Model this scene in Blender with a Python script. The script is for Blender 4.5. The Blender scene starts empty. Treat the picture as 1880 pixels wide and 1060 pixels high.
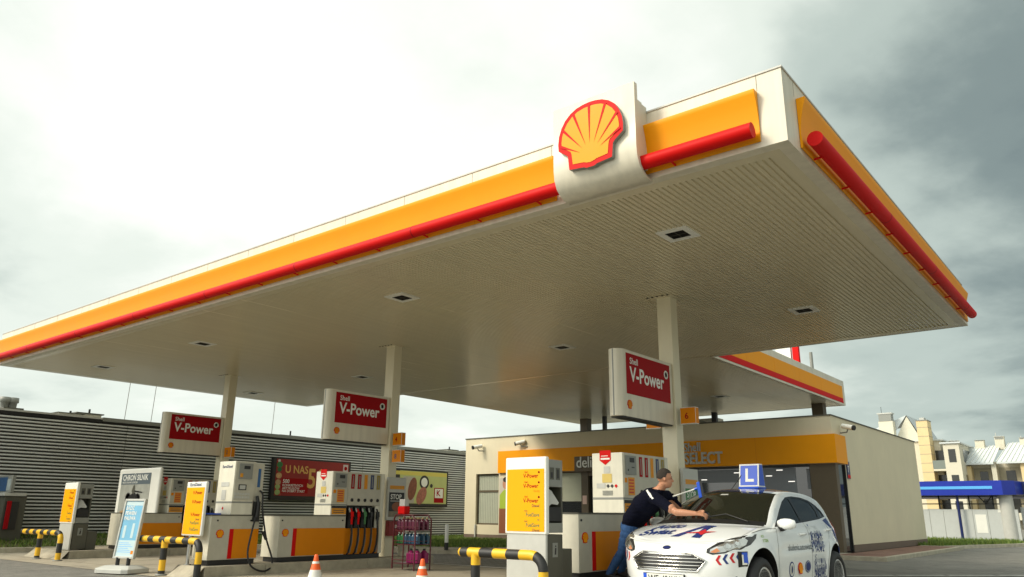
import bpy, bmesh, math, random
import numpy as np
from mathutils import Vector, Matrix
from mathutils.bvhtree import BVHTree
from mathutils.geometry import delaunay_2d_cdt
R = math.radians
random.seed(7)
SC = bpy.context.scene
COL = SC.collection

# ------------------------------------------------------------------ camera, sky, sun, exposure
cd = bpy.data.cameras.new("camera"); cam = bpy.data.objects.new("camera", cd); COL.objects.link(cam)
cd.sensor_width = 36.0; cd.lens = 27.11; cd.clip_start = 0.1; cd.clip_end = 3000
YAW, PITCH, ROLL = R(38.80), R(16.26), R(0.553)
cam.matrix_world = (Matrix.Translation((0, 0, 1.10)) @ Matrix.Rotation(YAW, 4, 'Z') @
                    Matrix.Rotation(math.pi / 2 + PITCH, 4, 'X') @ Matrix.Rotation(ROLL, 4, 'Z'))
SC.camera = cam
SUN_EL, SUN_AZ = R(38), R(214)          # azimuth clockwise from +Y: the sun stands behind and left of the camera
sd = Vector((math.sin(SUN_AZ) * math.cos(SUN_EL), math.cos(SUN_AZ) * math.cos(SUN_EL), math.sin(SUN_EL)))
sl = bpy.data.lights.new("sun", 'SUN'); sl.energy = 2.6; sl.angle = R(18); sl.color = (1.0, 0.90, 0.72)
so = bpy.data.objects.new("sun", sl); COL.objects.link(so); so.rotation_euler = (-sd).to_track_quat('-Z', 'Y').to_euler()
SC.view_settings.view_transform = 'Standard'; SC.view_settings.look = 'None'
SC.view_settings.exposure = 0.13; SC.view_settings.gamma = 1.0

W = bpy.data.worlds.new("World"); SC.world = W; W.use_nodes = True
nt = W.node_tree; nt.nodes.clear()
def N(t, **k):
    n = nt.nodes.new(t)
    for a, b in k.items(): setattr(n, a, b)
    return n
def L(a, b): nt.links.new(a, b)
def vmath(op, a, b=None):
    n = N('ShaderNodeVectorMath', operation=op)
    for i, v in enumerate((a, b)):
        if v is None: continue
        if hasattr(v, 'is_output'): L(v, n.inputs[i])
        else: n.inputs[i].default_value = v
    return n
def fmath(op, a, b=None, clamp=False):
    n = N('ShaderNodeMath', operation=op, use_clamp=clamp)
    for i, v in enumerate((a, b)):
        if v is None: continue
        if hasattr(v, 'is_output'): L(v, n.inputs[i])
        else: n.inputs[i].default_value = v
    return n.outputs[0]
def mixc(f, a, b, bt='MIX'):
    n = N('ShaderNodeMix', data_type='RGBA', blend_type=bt)
    for i, v in ((0, f), (6, a), (7, b)):
        if hasattr(v, 'is_output'): L(v, n.inputs[i])
        else: n.inputs[i].default_value = v if i == 0 else (*v, 1)
    return n.outputs[2]
out = N('ShaderNodeOutputWorld'); bg = N('ShaderNodeBackground'); bg2 = N('ShaderNodeBackground'); add = N('ShaderNodeMixShader')
sky = N('ShaderNodeTexSky', sky_type='NISHITA'); sky.sun_disc = False; sky.sun_elevation = SUN_EL; sky.sun_rotation = SUN_AZ
L(sky.outputs[0], bg.inputs[0]); bg.inputs[1].default_value = 0.09
tc = N('ShaderNodeTexCoord'); d = tc.outputs['Generated']
sep = N('ShaderNodeSeparateXYZ'); L(d, sep.inputs[0])
dz = fmath('ADD', fmath('MAXIMUM', sep.outputs[2], 0.0), 0.22)
div = N('ShaderNodeVectorMath', operation='DIVIDE'); cmb = N('ShaderNodeCombineXYZ')
for i in range(3): L(dz, cmb.inputs[i])
L(d, div.inputs[0]); L(cmb.outputs[0], div.inputs[1])
n1 = N('ShaderNodeTexNoise'); n1.inputs['Scale'].default_value = 1.15; n1.inputs['Detail'].default_value = 7; n1.inputs['Roughness'].default_value = 0.52
n1.inputs['Distortion'].default_value = 0.35
L(vmath('ADD', div.outputs[0], (4.3, 1.7, 0.4)).outputs[0], n1.inputs['Vector'])
n2 = N('ShaderNodeTexNoise'); n2.inputs['Scale'].default_value = 3.1; n2.inputs['Detail'].default_value = 6; n2.inputs['Roughness'].default_value = 0.55
L(vmath('ADD', div.outputs[0], (9.3, 3.7, 0.9)).outputs[0], n2.inputs['Vector'])
def lobe(D, lo, hi):
    D = Vector(D).normalized()
    dt = vmath('DOT_PRODUCT', d, tuple(D)).outputs['Value']
    m = N('ShaderNodeMapRange', interpolation_type='SMOOTHERSTEP'); L(dt, m.inputs[0])
    m.inputs[1].default_value = lo; m.inputs[2].default_value = hi
    return m.outputs[0]
clump = fmath('SUBTRACT', fmath('ADD', fmath('MULTIPLY', n1.outputs[0], 0.7), fmath('MULTIPLY', n2.outputs[0], 0.3)), 0.5)
# thick dark bank low in the north-east, bright thin cloud overhead to the north-west and behind the camera
dark = lobe((0.08, 0.96, 0.12), 0.79, 1.0)
dark2 = lobe((0.14, 0.90, 0.50), 0.84, 1.0)
thin = lobe((-0.66, 0.58, 0.54), 0.84, 1.0)
v = fmath('ADD', 0.73, fmath('MULTIPLY', clump, 1.15))
v = fmath('ADD', v, fmath('MULTIPLY', thin, 0.27))
v = fmath('SUBTRACT', v, fmath('MULTIPLY', dark, 0.44))
v = fmath('SUBTRACT', v, fmath('MULTIPLY', dark2, 0.16))
v = fmath('ADD', v, fmath('MULTIPLY', lobe((-0.216, 0.958, 0.20), 0.955, 1.0), 0.26))
v = fmath('ADD', v, fmath('MULTIPLY', lobe(sd, 0.5, 1.0), 0.5))
glow = fmath('ADD', 1.0, fmath('MULTIPLY', lobe(sd, 0.5, 1.0), 1.2))
ramp = N('ShaderNodeValToRGB'); L(v, ramp.inputs[0])
cr = ramp.color_ramp; cr.interpolation = 'EASE'
cr.elements[0].position = 0.10; cr.elements[0].color = (0.08, 0.115, 0.14, 1)
cr.elements[1].position = 1.0; cr.elements[1].color = (1.02, 1.04, 0.97, 1)
for p_, c_ in ((0.32, (0.235, 0.295, 0.285)), (0.55, (0.50, 0.58, 0.53)), (0.78, (0.82, 0.885, 0.80))):
    e = cr.elements.new(p_); e.color = (*c_, 1)
L(ramp.outputs[0], bg2.inputs[0]); L(glow, bg2.inputs[1])
add.inputs[0].default_value = 0.93; L(bg.outputs[0], add.inputs[1]); L(bg2.outputs[0], add.inputs[2]); L(add.outputs[0], out.inputs[0])

# ------------------------------------------------------------------ materials
MATS = {}
def mat(name, col, rough=0.5, metal=0.0, noise=0.0, nscale=6.0, bump=0.0, bscale=60.0, spec=0.5, coat=0.0, alpha=1.0, emit=None, stretch=(1, 1, 1), trans=0.0):
    if name in MATS: return MATS[name]
    m = bpy.data.materials.new(name); m.use_nodes = True; t = m.node_tree; b = t.nodes['Principled BSDF']
    b.inputs['Base Color'].default_value = (*col, 1); b.inputs['Roughness'].default_value = rough; b.inputs['Metallic'].default_value = metal
    b.inputs['Specular IOR Level'].default_value = spec; b.inputs['Coat Weight'].default_value = coat; b.inputs['Alpha'].default_value = alpha
    b.inputs['Transmission Weight'].default_value = trans
    if emit: b.inputs['Emission Color'].default_value = (*emit[0], 1); b.inputs['Emission Strength'].default_value = emit[1]
    if noise or bump:
        c = t.nodes.new('ShaderNodeTexCoord'); mp = t.nodes.new('ShaderNodeMapping'); mp.inputs['Scale'].default_value = stretch
        t.links.new(c.outputs['Object'], mp.inputs[0])
    if noise:
        n = t.nodes.new('ShaderNodeTexNoise'); n.inputs['Scale'].default_value = nscale; n.inputs['Detail'].default_value = 6; n.inputs['Roughness'].default_value = 0.65
        t.links.new(mp.outputs[0], n.inputs['Vector'])
        mr = t.nodes.new('ShaderNodeMapRange'); mr.inputs[1].default_value = 0.25; mr.inputs[2].default_value = 0.75
        mr.inputs[3].default_value = 1 - noise; mr.inputs[4].default_value = 1 + noise * 0.6
        t.links.new(n.outputs[0], mr.inputs[0])
        x = t.nodes.new('ShaderNodeMix'); x.data_type = 'RGBA'; x.blend_type = 'MULTIPLY'; x.inputs[0].default_value = 1
        x.inputs[6].default_value = (*col, 1); t.links.new(mr.outputs[0], x.inputs[7]); t.links.new(x.outputs[2], b.inputs['Base Color'])
        r2 = t.nodes.new('ShaderNodeMapRange'); r2.inputs[3].default_value = max(0, rough - 0.08); r2.inputs[4].default_value = min(1, rough + 0.12)
        t.links.new(n.outputs[0], r2.inputs[0]); t.links.new(r2.outputs[0], b.inputs['Roughness'])
    if bump:
        n = t.nodes.new('ShaderNodeTexNoise'); n.inputs['Scale'].default_value = bscale; n.inputs['Detail'].default_value = 4
        t.links.new(mp.outputs[0], n.inputs['Vector'])
        bp = t.nodes.new('ShaderNodeBump'); bp.inputs['Strength'].default_value = bump; bp.inputs['Distance'].default_value = 0.02
        t.links.new(n.outputs[0], bp.inputs['Height']); t.links.new(bp.outputs[0], b.inputs['Normal'])
    MATS[name] = m
    return m
CREAM = (0.70, 0.65, 0.52)
M = dict(
    cream=mat('cream_panel', CREAM, 0.38, noise=0.07, nscale=1.2, stretch=(1, 1, 0.5)),
    soffit=mat('soffit_metal', (0.68, 0.61, 0.43), 0.22, spec=0.5, noise=0.055, nscale=1.0, stretch=(9, .18, 1)),
    creamcol=mat('cream_column', (0.72, 0.66, 0.48), 0.35, noise=0.08, nscale=2.0, stretch=(1, 1, 0.35)),
    yellow=mat('orange_yellow_panel', (0.86, 0.33, 0.002), 0.42, noise=0.05, nscale=1.5, spec=0.15),
    red=mat('red_gloss', (0.62, 0.005, 0.004), 0.5, noise=0.06, nscale=2, spec=0.12),
    darkred=mat('dark_red_panel', (0.34, 0.003, 0.006), 0.5, noise=0.05, spec=.12),
    white=mat('white_paint', (0.80, 0.80, 0.74), 0.35, noise=0.05, nscale=3),
    offwhite=mat('off_white_cabinet', (0.72, 0.69, 0.57), 0.38, noise=0.11, nscale=3),
    grey=mat('warm_grey_cabinet', (0.50, 0.475, 0.385), 0.4, noise=0.13, nscale=4),
    lgrey=mat('light_grey_metal', (0.50, 0.50, 0.46), 0.4, noise=0.08),
    mgrey=mat('mid_grey', (0.24, 0.245, 0.22), 0.45, noise=0.08),
    dgrey=mat('dark_grey_plastic', (0.085, 0.083, 0.062), 0.5, noise=0.12),
    black=mat('black_plastic', (0.013, 0.013, 0.013), 0.45, noise=0.1),
    rubber=mat('black_rubber', (0.016, 0.016, 0.017), 0.62, noise=0.1, nscale=20),
    concrete=mat('kerb_concrete', (0.42, 0.38, 0.29), 0.9, noise=0.32, nscale=5, bump=0.25, bscale=40),
    orange=mat('orange_cabinet', (0.72, 0.235, 0.003), 0.4, noise=0.06, nscale=3, spec=0.15),
    byellow=mat('bollard_yellow', (0.80, 0.46, 0.015), 0.42, noise=0.10, nscale=9),
    blackpaint=mat('bollard_black', (0.017, 0.017, 0.016), 0.5, noise=0.2, nscale=9),
    steel=mat('steel', (0.55, 0.55, 0.53), 0.3, 0.9, noise=0.08),
    chrome=mat('chrome', (0.72, 0.72, 0.70), 0.12, 1.0),
    render=mat('store_render', (0.68, 0.61, 0.44), 0.85, noise=0.07, nscale=0.8, bump=0.06, bscale=140),
    plinth=mat('store_plinth', (0.16, 0.115, 0.085), 0.8, noise=0.15),
    brown=mat('brown_cladding', (0.10, 0.075, 0.042), 0.5, noise=0.12),
    glass=mat('dark_glass', (0.018, 0.021, 0.024), 0.04, spec=0.9),
    carglass=mat('car_glass', (0.012, 0.014, 0.009), 0.03, spec=0.75),
    blind=mat('window_blind', (0.42, 0.44, 0.34), 0.7, noise=0.06),
    greyblue=mat('grey_blue_blind', (0.17, 0.19, 0.215), 0.35, noise=0.08, nscale=1.5),
    blue=mat('blue_paint', (0.008, 0.03, 0.36), 0.35, noise=0.05),
    navy=mat('navy_paint', (0.006, 0.016, 0.105), 0.35),
    cyan=mat('light_blue_stripe', (0.10, 0.42, 0.85), 0.4),
    signblue=mat('learner_sign_blue', (0.012, 0.085, 0.60), 0.32),
    carwhite=mat('car_white_paint', (0.86, 0.88, 0.88), 0.22, coat=1.0, noise=0.02, nscale=2),
    orangecone=mat('cone_orange', (0.85, 0.115, 0.012), 0.45, noise=0.08, nscale=9),
    green=mat('green_print', (0.05, 0.19, 0.06), 0.5),
    skin=mat('skin', (0.50, 0.235, 0.135), 0.5, noise=0.10, nscale=14),
    hair=mat('dark_hair', (0.028, 0.019, 0.013), 0.75, bump=0.6, bscale=260),
    shirt=mat('navy_polo', (0.004, 0.005, 0.014), 0.9, spec=.12, noise=0.25, nscale=12, bump=0.25, bscale=30),
    jeans=mat('blue_jeans', (0.04, 0.095, 0.23), 0.9, spec=.15, noise=0.45, nscale=11, bump=0.3, bscale=26),
)
def add_streaks(m, lo=0.86):
    t = m.node_tree; b = t.nodes['Principled BSDF']; src = b.inputs['Base Color'].links[0].from_socket
    c = t.nodes.new('ShaderNodeTexCoord'); mp = t.nodes.new('ShaderNodeMapping'); mp.inputs['Scale'].default_value = (5, 5, 0.5)
    n = t.nodes.new('ShaderNodeTexNoise'); n.inputs['Scale'].default_value = 1.6; n.inputs['Detail'].default_value = 5
    mr = t.nodes.new('ShaderNodeMapRange'); mr.inputs[1].default_value = 0.38; mr.inputs[2].default_value = 0.6; mr.inputs[3].default_value = lo; mr.inputs[4].default_value = 1
    x = t.nodes.new('ShaderNodeMix'); x.data_type = 'RGBA'; x.blend_type = 'MULTIPLY'; x.inputs[0].default_value = 1
    t.links.new(c.outputs['Object'], mp.inputs[0]); t.links.new(mp.outputs[0], n.inputs['Vector']); t.links.new(n.outputs[0], mr.inputs[0])
    t.links.new(src, x.inputs[6]); t.links.new(mr.outputs[0], x.inputs[7]); t.links.new(x.outputs[2], b.inputs['Base Color'])
add_streaks(M['cream'], 0.90); add_streaks(M['offwhite'], 0.93); add_streaks(M['render'], 0.985)

def ground_mat(name, c1, c2, brick=None, joints=None, rough=0.85):
    m = bpy.data.materials.new(name); m.use_nodes = True; t = m.node_tree; b = t.nodes['Principled BSDF']
    c = t.nodes.new('ShaderNodeTexCoord')
    def noise(s, det, lo, hi):
        n = t.nodes.new('ShaderNodeTexNoise'); n.inputs['Scale'].default_value = s; n.inputs['Detail'].default_value = det; n.inputs['Roughness'].default_value = 0.62
        t.links.new(c.outputs['Object'], n.inputs['Vector'])
        mr = t.nodes.new('ShaderNodeMapRange'); mr.inputs[1].default_value = lo; mr.inputs[2].default_value = hi; t.links.new(n.outputs[0], mr.inputs[0]); return mr.outputs[0]
    x = t.nodes.new('ShaderNodeMix'); x.data_type = 'RGBA'; x.inputs[6].default_value = (*c1, 1); x.inputs[7].default_value = (*c2, 1)
    t.links.new(noise(0.45, 8, 0.35, 0.65), x.inputs[0]); col = x.outputs[2]
    def mul(col, f, lo):
        mr = t.nodes.new('ShaderNodeMapRange'); mr.inputs[3].default_value = lo; t.links.new(f, mr.inputs[0])
        y = t.nodes.new('ShaderNodeMix'); y.data_type = 'RGBA'; y.blend_type = 'MULTIPLY'; y.inputs[0].default_value = 1
        t.links.new(col, y.inputs[6]); t.links.new(mr.outputs[0], y.inputs[7]); return y.outputs[2]
    col = mul(col, noise(1.3, 5, 0.30, 0.46), 0.62)
    g = noise(70, 3, 0.3, 0.7); col = mul(col, g, 0.72)
    if brick or joints:
        br = t.nodes.new('ShaderNodeTexBrick'); w, h = brick or joints
        br.inputs['Scale'].default_value = 1; br.inputs['Brick Width'].default_value = w; br.inputs['Row Height'].default_value = h
        br.inputs['Mortar Size'].default_value = 0.008 if brick else 0.012; br.offset = 0.5 if brick else 0.0
        br.inputs['Color1'].default_value = (1, 1, 1, 1); br.inputs['Color2'].default_value = (0.78, 0.80, 0.80, 1) if brick else (0.94, 0.94, 0.94, 1); br.inputs['Mortar'].default_value = (0.42, 0.40, 0.36, 1)
        t.links.new(c.outputs['Object'], br.inputs['Vector'])
        y = t.nodes.new('ShaderNodeMix'); y.data_type = 'RGBA'; y.blend_type = 'MULTIPLY'; y.inputs[0].default_value = 1
        t.links.new(col, y.inputs[6]); t.links.new(br.outputs[0], y.inputs[7]); col = y.outputs[2]
    t.links.new(col, b.inputs['Base Color']); b.inputs['Roughness'].default_value = rough
    bp = t.nodes.new('ShaderNodeBump'); bp.inputs['Strength'].default_value = 0.35; bp.inputs['Distance'].default_value = 0.01
    t.links.new(g, bp.inputs['Height']); t.links.new(bp.outputs[0], b.inputs['Normal'])
    return m
M['asphalt'] = ground_mat('paving_blocks', (0.215, 0.205, 0.18), (0.29, 0.275, 0.24), brick=(0.20, 0.10))
M['slab'] = ground_mat('forecourt_slab', (0.40, 0.35, 0.26), (0.48, 0.43, 0.33), joints=(4.0, 4.0))
M['redpave'] = ground_mat('red_paving', (0.28, 0.15, 0.105), (0.34, 0.19, 0.14), brick=(0.2, 0.1))
M['soil'] = ground_mat('soil', (0.10, 0.12, 0.03), (0.16, 0.15, 0.05))

# ------------------------------------------------------------------ mesh building
class MB:
    """collects shapes in the frame of a thing (world axes unless the thing is turned)"""
    def __init__(s, parent=None, world=True):
        s.p = parent; s.v = []; s.f = []; s.fm = []; s.m = []; s.sm = []
        s.o = Vector(parent['_o']) if (parent is not None and world and '_o' in parent) else Vector((0, 0, 0))
    def mi(s, m):
        m = M[m] if isinstance(m, str) else m
        if m not in s.m: s.m.append(m)
        return s.m.index(m)
    def add(s, vs, fs, m, smooth=False):
        k = len(s.v); s.v += [tuple(Vector(q) - s.o) for q in vs]; i = s.mi(m)
        for f in fs: s.f.append([k + a for a in f]); s.fm.append(i); s.sm.append(smooth)
        return s
    def box(s, x0, x1, y0, y1, z0, z1, m, mx=None):
        vs = [(x, y, z) for x in (x0, x1) for y in (y0, y1) for z in (z0, z1)]
        if mx is not None: vs = [mx @ Vector(q) for q in vs]
        return s.add(vs, [(0, 1, 3, 2), (4, 6, 7, 5), (0, 4, 5, 1), (2, 3, 7, 6), (0, 2, 6, 4), (1, 5, 7, 3)], m)
    def prism(s, pts, fn, a, b, m, smooth=False):
        """2D outline pts swept between a and b, fn(u, v, w) -> point"""
        n = len(pts); vs = [fn(u, v, a) for u, v in pts] + [fn(u, v, b) for u, v in pts]
        s.add(vs, [(i, (i + 1) % n, n + (i + 1) % n, n + i) for i in range(n)], m, smooth)
        return s.add(vs, [tuple(range(n)), tuple(range(2 * n - 1, n - 1, -1))], m)
    def tube(s, pts, r, m, n=12, caps=True, rs=None):
        pts = [Vector(q) for q in pts]; vs = []; up = None
        for i, q in enumerate(pts):
            t = (pts[min(i + 1, len(pts) - 1)] - pts[max(i - 1, 0)]).normalized()
            if up is None: up = t.orthogonal().normalized()
            a = (up - t * up.dot(t)).normalized(); up = a; b = t.cross(a); rr = rs[i] if rs else r
            vs += [q + (a * math.cos(2 * math.pi * k / n) + b * math.sin(2 * math.pi * k / n)) * rr for k in range(n)]
        fs = [(i * n + k, i * n + (k + 1) % n, (i + 1) * n + (k + 1) % n, (i + 1) * n + k) for i in range(len(pts) - 1) for k in range(n)]
        s.add(vs, fs, m, True)
        if caps: s.add(vs[:n], [tuple(range(n - 1, -1, -1))], m); s.add(vs[-n:], [tuple(range(n))], m)
        return s
    def lathe(s, prof, c, m, n=24, ax=(0, 0, 1)):
        """prof: (radius, height) pairs about axis ax through c"""
        c = Vector(c); q = Vector((0, 0, 1)).rotation_difference(Vector(ax)); vs = []
        for r, h in prof: vs += [c + q @ Vector((r * math.cos(2 * math.pi * k / n), r * math.sin(2 * math.pi * k / n), h)) for k in range(n)]
        fs = [(i * n + k, i * n + (k + 1) % n, (i + 1) * n + (k + 1) % n, (i + 1) * n + k) for i in range(len(prof) - 1) for k in range(n)]
        s.add(vs, fs, m, True)
        if prof[0][0] > 1e-4: s.add(vs[:n], [tuple(range(n - 1, -1, -1))], m)
        if prof[-1][0] > 1e-4: s.add(vs[-n:], [tuple(range(n))], m)
        return s
    def quad(s, a, b, c, d_, m): return s.add([a, b, c, d_], [(0, 1, 2, 3)], m)
    def build(s, name, parent=None, bev=0.0, label=None, seg=2):
        me = bpy.data.meshes.new(name); me.from_pydata(s.v, [], s.f)
        for m in s.m: me.materials.append(m)
        me.polygons.foreach_set('material_index', s.fm); me.polygons.foreach_set('use_smooth', s.sm); me.update()
        bm = bmesh.new(); bm.from_mesh(me); bmesh.ops.recalc_face_normals(bm, faces=bm.faces); bm.to_mesh(me); bm.free()
        o = bpy.data.objects.new(name, me); COL.objects.link(o)
        par = parent if parent is not None else s.p
        if par is not None: o.parent = par
        if bev:
            b = o.modifiers.new('bevel', 'BEVEL'); b.width = bev; b.segments = seg; b.limit_method = 'ANGLE'; b.angle_limit = R(40)
            b.harden_normals = False
        if label: o['label'] = label
        return o
def thing(name, label, cat, loc=(0, 0, 0), group=None, rz=0.0):
    o = bpy.data.objects.new(name, None); COL.objects.link(o); o.location = loc; o.rotation_euler = (0, 0, rz); o.empty_display_size = 0.2
    o['label'] = label; o['category'] = cat; o['_o'] = tuple(loc) if rz == 0 else (0, 0, 0)
    if group: o['group'] = group
    return o
def tag(o, label, cat, group=None):
    o['label'] = label; o['category'] = cat
    if group: o['group'] = group
    return o
def struct(o): o['kind'] = 'structure'; return o
def copy_tree(o, parent=None):
    c = o.copy(); COL.objects.link(c)
    if parent is not None: c.parent = parent
    for ch in list(o.children): copy_tree(ch, c)
    return c
def cat(pts, n):
    res = []; P_ = [Vector(q) for q in pts]
    for i in range(len(P_) - 1):
        p0, p1, p2, p3 = P_[max(0, i - 1)], P_[i], P_[i + 1], P_[min(len(P_) - 1, i + 2)]
        for k in range(n):
            t = k / n; res.append(0.5 * ((2 * p1) + (p2 - p0) * t + (2 * p0 - 5 * p1 + 4 * p2 - p3) * t * t + (-p0 + 3 * p1 - 3 * p2 + p3) * t ** 3))
    return res + [P_[-1]]
AXES = {'+X': ((0, 1, 0), (0, 0, 1)), '-Y': ((1, 0, 0), (0, 0, 1)), 'up': ((1, 0, 0), (0, 1, 0))}
DG = None
def text_geo(txt, size, bold=0.0, align='LEFT', sx=1.0, shear=0.0):
    cu = bpy.data.curves.new('t', 'FONT'); cu.body = txt; cu.size = size; cu.offset = bold * size; cu.align_x = align; cu.resolution_u = 3; cu.shear = shear
    ob = bpy.data.objects.new('t', cu); COL.objects.link(ob)
    me = bpy.data.meshes.new_from_object(ob.evaluated_get(bpy.context.evaluated_depsgraph_get()))
    vs = [(v_.co.x * sx, v_.co.y) for v_ in me.vertices]; fs = [tuple(p_.vertices) for p_ in me.polygons]
    bpy.data.objects.remove(ob); bpy.data.curves.remove(cu); bpy.data.meshes.remove(me)
    return vs, fs
def put_text(mb, txt, size, at, face, m, bold=0.012, align='LEFT', sx=1.0, depth=0.0, shear=0.0):
    vs, fs = text_geo(txt, size, bold, align, sx, shear); r, u = AXES[face] if isinstance(face, str) else face
    r, u = Vector(r), Vector(u); n = r.cross(u); at = Vector(at)
    top = [at + r * x + u * y + n * depth for x, y in vs]; mb.add(top, fs, m)
    if depth:
        from collections import Counter
        cnt = Counter(); dirn = {}
        for f in fs:
            for i in range(len(f)):
                a, b = f[i], f[(i + 1) % len(f)]; cnt[(min(a, b), max(a, b))] += 1; dirn[(min(a, b), max(a, b))] = (a, b)
        bot = [at + r * x + u * y for x, y in vs]; k = len(vs)
        mb.add(top + bot, [(dirn[e][0], dirn[e][1], dirn[e][1] + k, dirn[e][0] + k) for e, c_ in cnt.items() if c_ == 1], m)
    return mb
def tri_region(poly, holes=(), step=None):
    """triangulate a 2D outline with optional inner grid points; returns verts, tris"""
    pts = [tuple(q) for q in poly]; edges = [(i, (i + 1) % len(poly)) for i in range(len(poly))]
    if step:
        xs = [q[0] for q in poly]; ys = [q[1] for q in poly]
        x = min(xs) + step / 2
        while x < max(xs):
            y = min(ys) + step / 2
            while y < max(ys):
                if inside((x, y), poly) and min(seg_d((x, y), poly[i], poly[(i + 1) % len(poly)]) for i in range(len(poly))) > step * 0.35: pts.append((x, y))
                y += step
            x += step
    r = delaunay_2d_cdt([Vector(q) for q in pts], edges, [], 0, 1e-6)
    V, F = r[0], r[2]
    F = [f for f in F if inside(sum((V[i] for i in f), Vector((0, 0))) / len(f), poly)]
    return [tuple(q) for q in V], [tuple(f) for f in F]
def inside(q, poly):
    x, y = q; c = False; n = len(poly); j = n - 1
    for i in range(n):
        xi, yi = poly[i]; xj, yj = poly[j]
        if (yi > y) != (yj > y) and x < (xj - xi) * (y - yi) / (yj - yi) + xi: c = not c
        j = i
    return c
def seg_d(p_, a, b):
    ax, ay = a; bx, by = b; px, py = p_; dx, dy = bx - ax, by - ay; l2 = dx * dx + dy * dy
    t = 0 if l2 == 0 else max(0, min(1, ((px - ax) * dx + (py - ay) * dy) / l2))
    return math.hypot(px - ax - t * dx, py - ay - t * dy)
def flat(mb, poly, at, face, m, lift=0.0):
    r, u = AXES[face] if isinstance(face, str) else face; r, u = Vector(r), Vector(u); n = r.cross(u); at = Vector(at) + n * lift
    V, F = tri_region(poly); return mb.add([at + r * x + u * y for x, y in V], F, m)
def circle(r, n=24, cx=0, cy=0, ry=None): return [(cx + r * math.cos(2 * math.pi * k / n), cy + (ry or r) * math.sin(2 * math.pi * k / n)) for k in range(n)]

# scallop emblem: red rim, yellow fan with seven ribs
def emblem_half(inset=0.0):
    h = [(0.0, 0.93), (0.10, 0.922), (0.20, 0.90), (0.30, 0.85), (0.385, 0.775), (0.445, 0.68), (0.485, 0.57), (0.50, 0.46), (0.495, 0.36), (0.37, 0.265), (0.345, 0.235), (0.325, 0.045)]
    if inset: h = [(0.0, 0.868), (0.09, 0.862), (0.185, 0.841), (0.272, 0.795), (0.348, 0.723), (0.400, 0.64), (0.433, 0.545), (0.443, 0.46), (0.437, 0.395), (0.300, 0.298), (0.284, 0.256), (0.266, 0.108)]
    return h
def emblem_outline(inset=0.0):
    h = emblem_half(inset); b = [(0.10, 0.09), (0.05, 0.072), (0.0, 0.064)] if inset else [(0.10, 0.02), (0.06, 0.0), (0.0, 0.0)]
    half = h + b; return half + [(-x, y) for x, y in reversed(half[1:-1])]
def emblem(mb, size, at, face, depth, rim='red', fan='yellow'):
    """at = bottom centre"""
    r, u = AXES[face] if isinstance(face, str) else face; r, u = Vector(r), Vector(u); n = r.cross(u); at = Vector(at)
    o1 = [(x * size, y * size) for x, y in emblem_outline()]; o2 = [(x * size, y * size) for x, y in emblem_outline(1)]
    P = lambda a, b, c: at + r * a + u * b + n * c
    k = len(o1); V, F = tri_region(o1); mb.add([P(x, y, depth) for x, y in V], F, rim)
    mb.add([P(x, y, 0) for x, y in o1] + [P(x, y, depth) for x, y in o1], [(i, (i + 1) % k, k + (i + 1) % k, k + i) for i in range(k)], rim if depth < 0.02 else 'mgrey')
    e = max(0.004, depth * 0.06); V, F = tri_region(o2); mb.add([P(x, y, depth + e) for x, y in V], F, fan)
    for a in (-61, -41, -20.5, 0, 20.5, 41, 61):
        dx, dy = math.sin(R(a)), math.cos(R(a)); hub = (0.0, 0.16); L0, L1 = 0.17, 0.0
        best = 0.2
        while inside((hub[0] + dx * best, hub[1] + dy * best), emblem_outline(1)): best += 0.005
        w = 0.019; q0 = (hub[0] + dx * L0, hub[1] + dy * L0); q1 = (hub[0] + dx * (best + 0.02), hub[1] + dy * (best + 0.02))
        mb.add([P(q0[0] * size, q0[1] * size, depth + 2 * e), P((q1[0] - dy * w) * size, (q1[1] + dx * w) * size, depth + 2 * e), P((q1[0] + dy * w) * size, (q1[1] - dx * w) * size, depth + 2 * e)], [(0, 1, 2)], rim)
    return mb

# ================================================================== SETTING
g = MB(); g.quad((-600, -200, -0.012), (600, -200, -0.012), (600, 900, -0.012), (-600, 900, -0.012), 'asphalt'); struct(g.build('ground'))
g = MB(); g.quad((-26, 7.25, -0.006), (-2.2, 7.25, -0.006), (-2.2, 13.2, -0.006), (-26, 13.2, -0.006), 'slab'); struct(g.build('forecourt'))
mk = mat('road_marking', (0.62, 0.61, 0.56), 0.7, noise=0.35, nscale=5)
g = MB(); g.quad((-13.2, 13.28, -0.002), (-5.2, 13.28, -0.002), (-5.2, 13.42, -0.002), (-13.2, 13.42, -0.002), mk); struct(g.build('road_marking'))
g = MB()
for i in range(6):
    a = Vector((-5.6 + i * 0.75, 15.75 + i * 0.78, 0)); b = a + Vector((0.70, 0.73, 0)); n = Vector((-0.72, 0.69, 0)) * 0.16
    g.add([a, b, b + n, a + n], [(0, 1, 2, 3)], mk)
struct(g.build('kerb_strip'))
# pavement round the store, red blocks with a concrete kerb
g = MB(); g.box(-22.4, -7.0, 22.7, 24.5, -0.1, 0.095, 'slab'); g.box(-7.0, -5.75, 22.7, 33.0, -0.1, 0.095, 'redpave')
g.box(-22.4, -5.6, 22.55, 22.698, -0.1, 0.10, 'concrete'); g.box(-5.748, -5.6, 22.7, 33.0, -0.1, 0.10, 'concrete')
g.box(-7.0, -5.6, 33.002, 33.15, -0.1, 0.10, 'concrete'); struct(g.build('pavement', bev=0.01))
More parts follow.
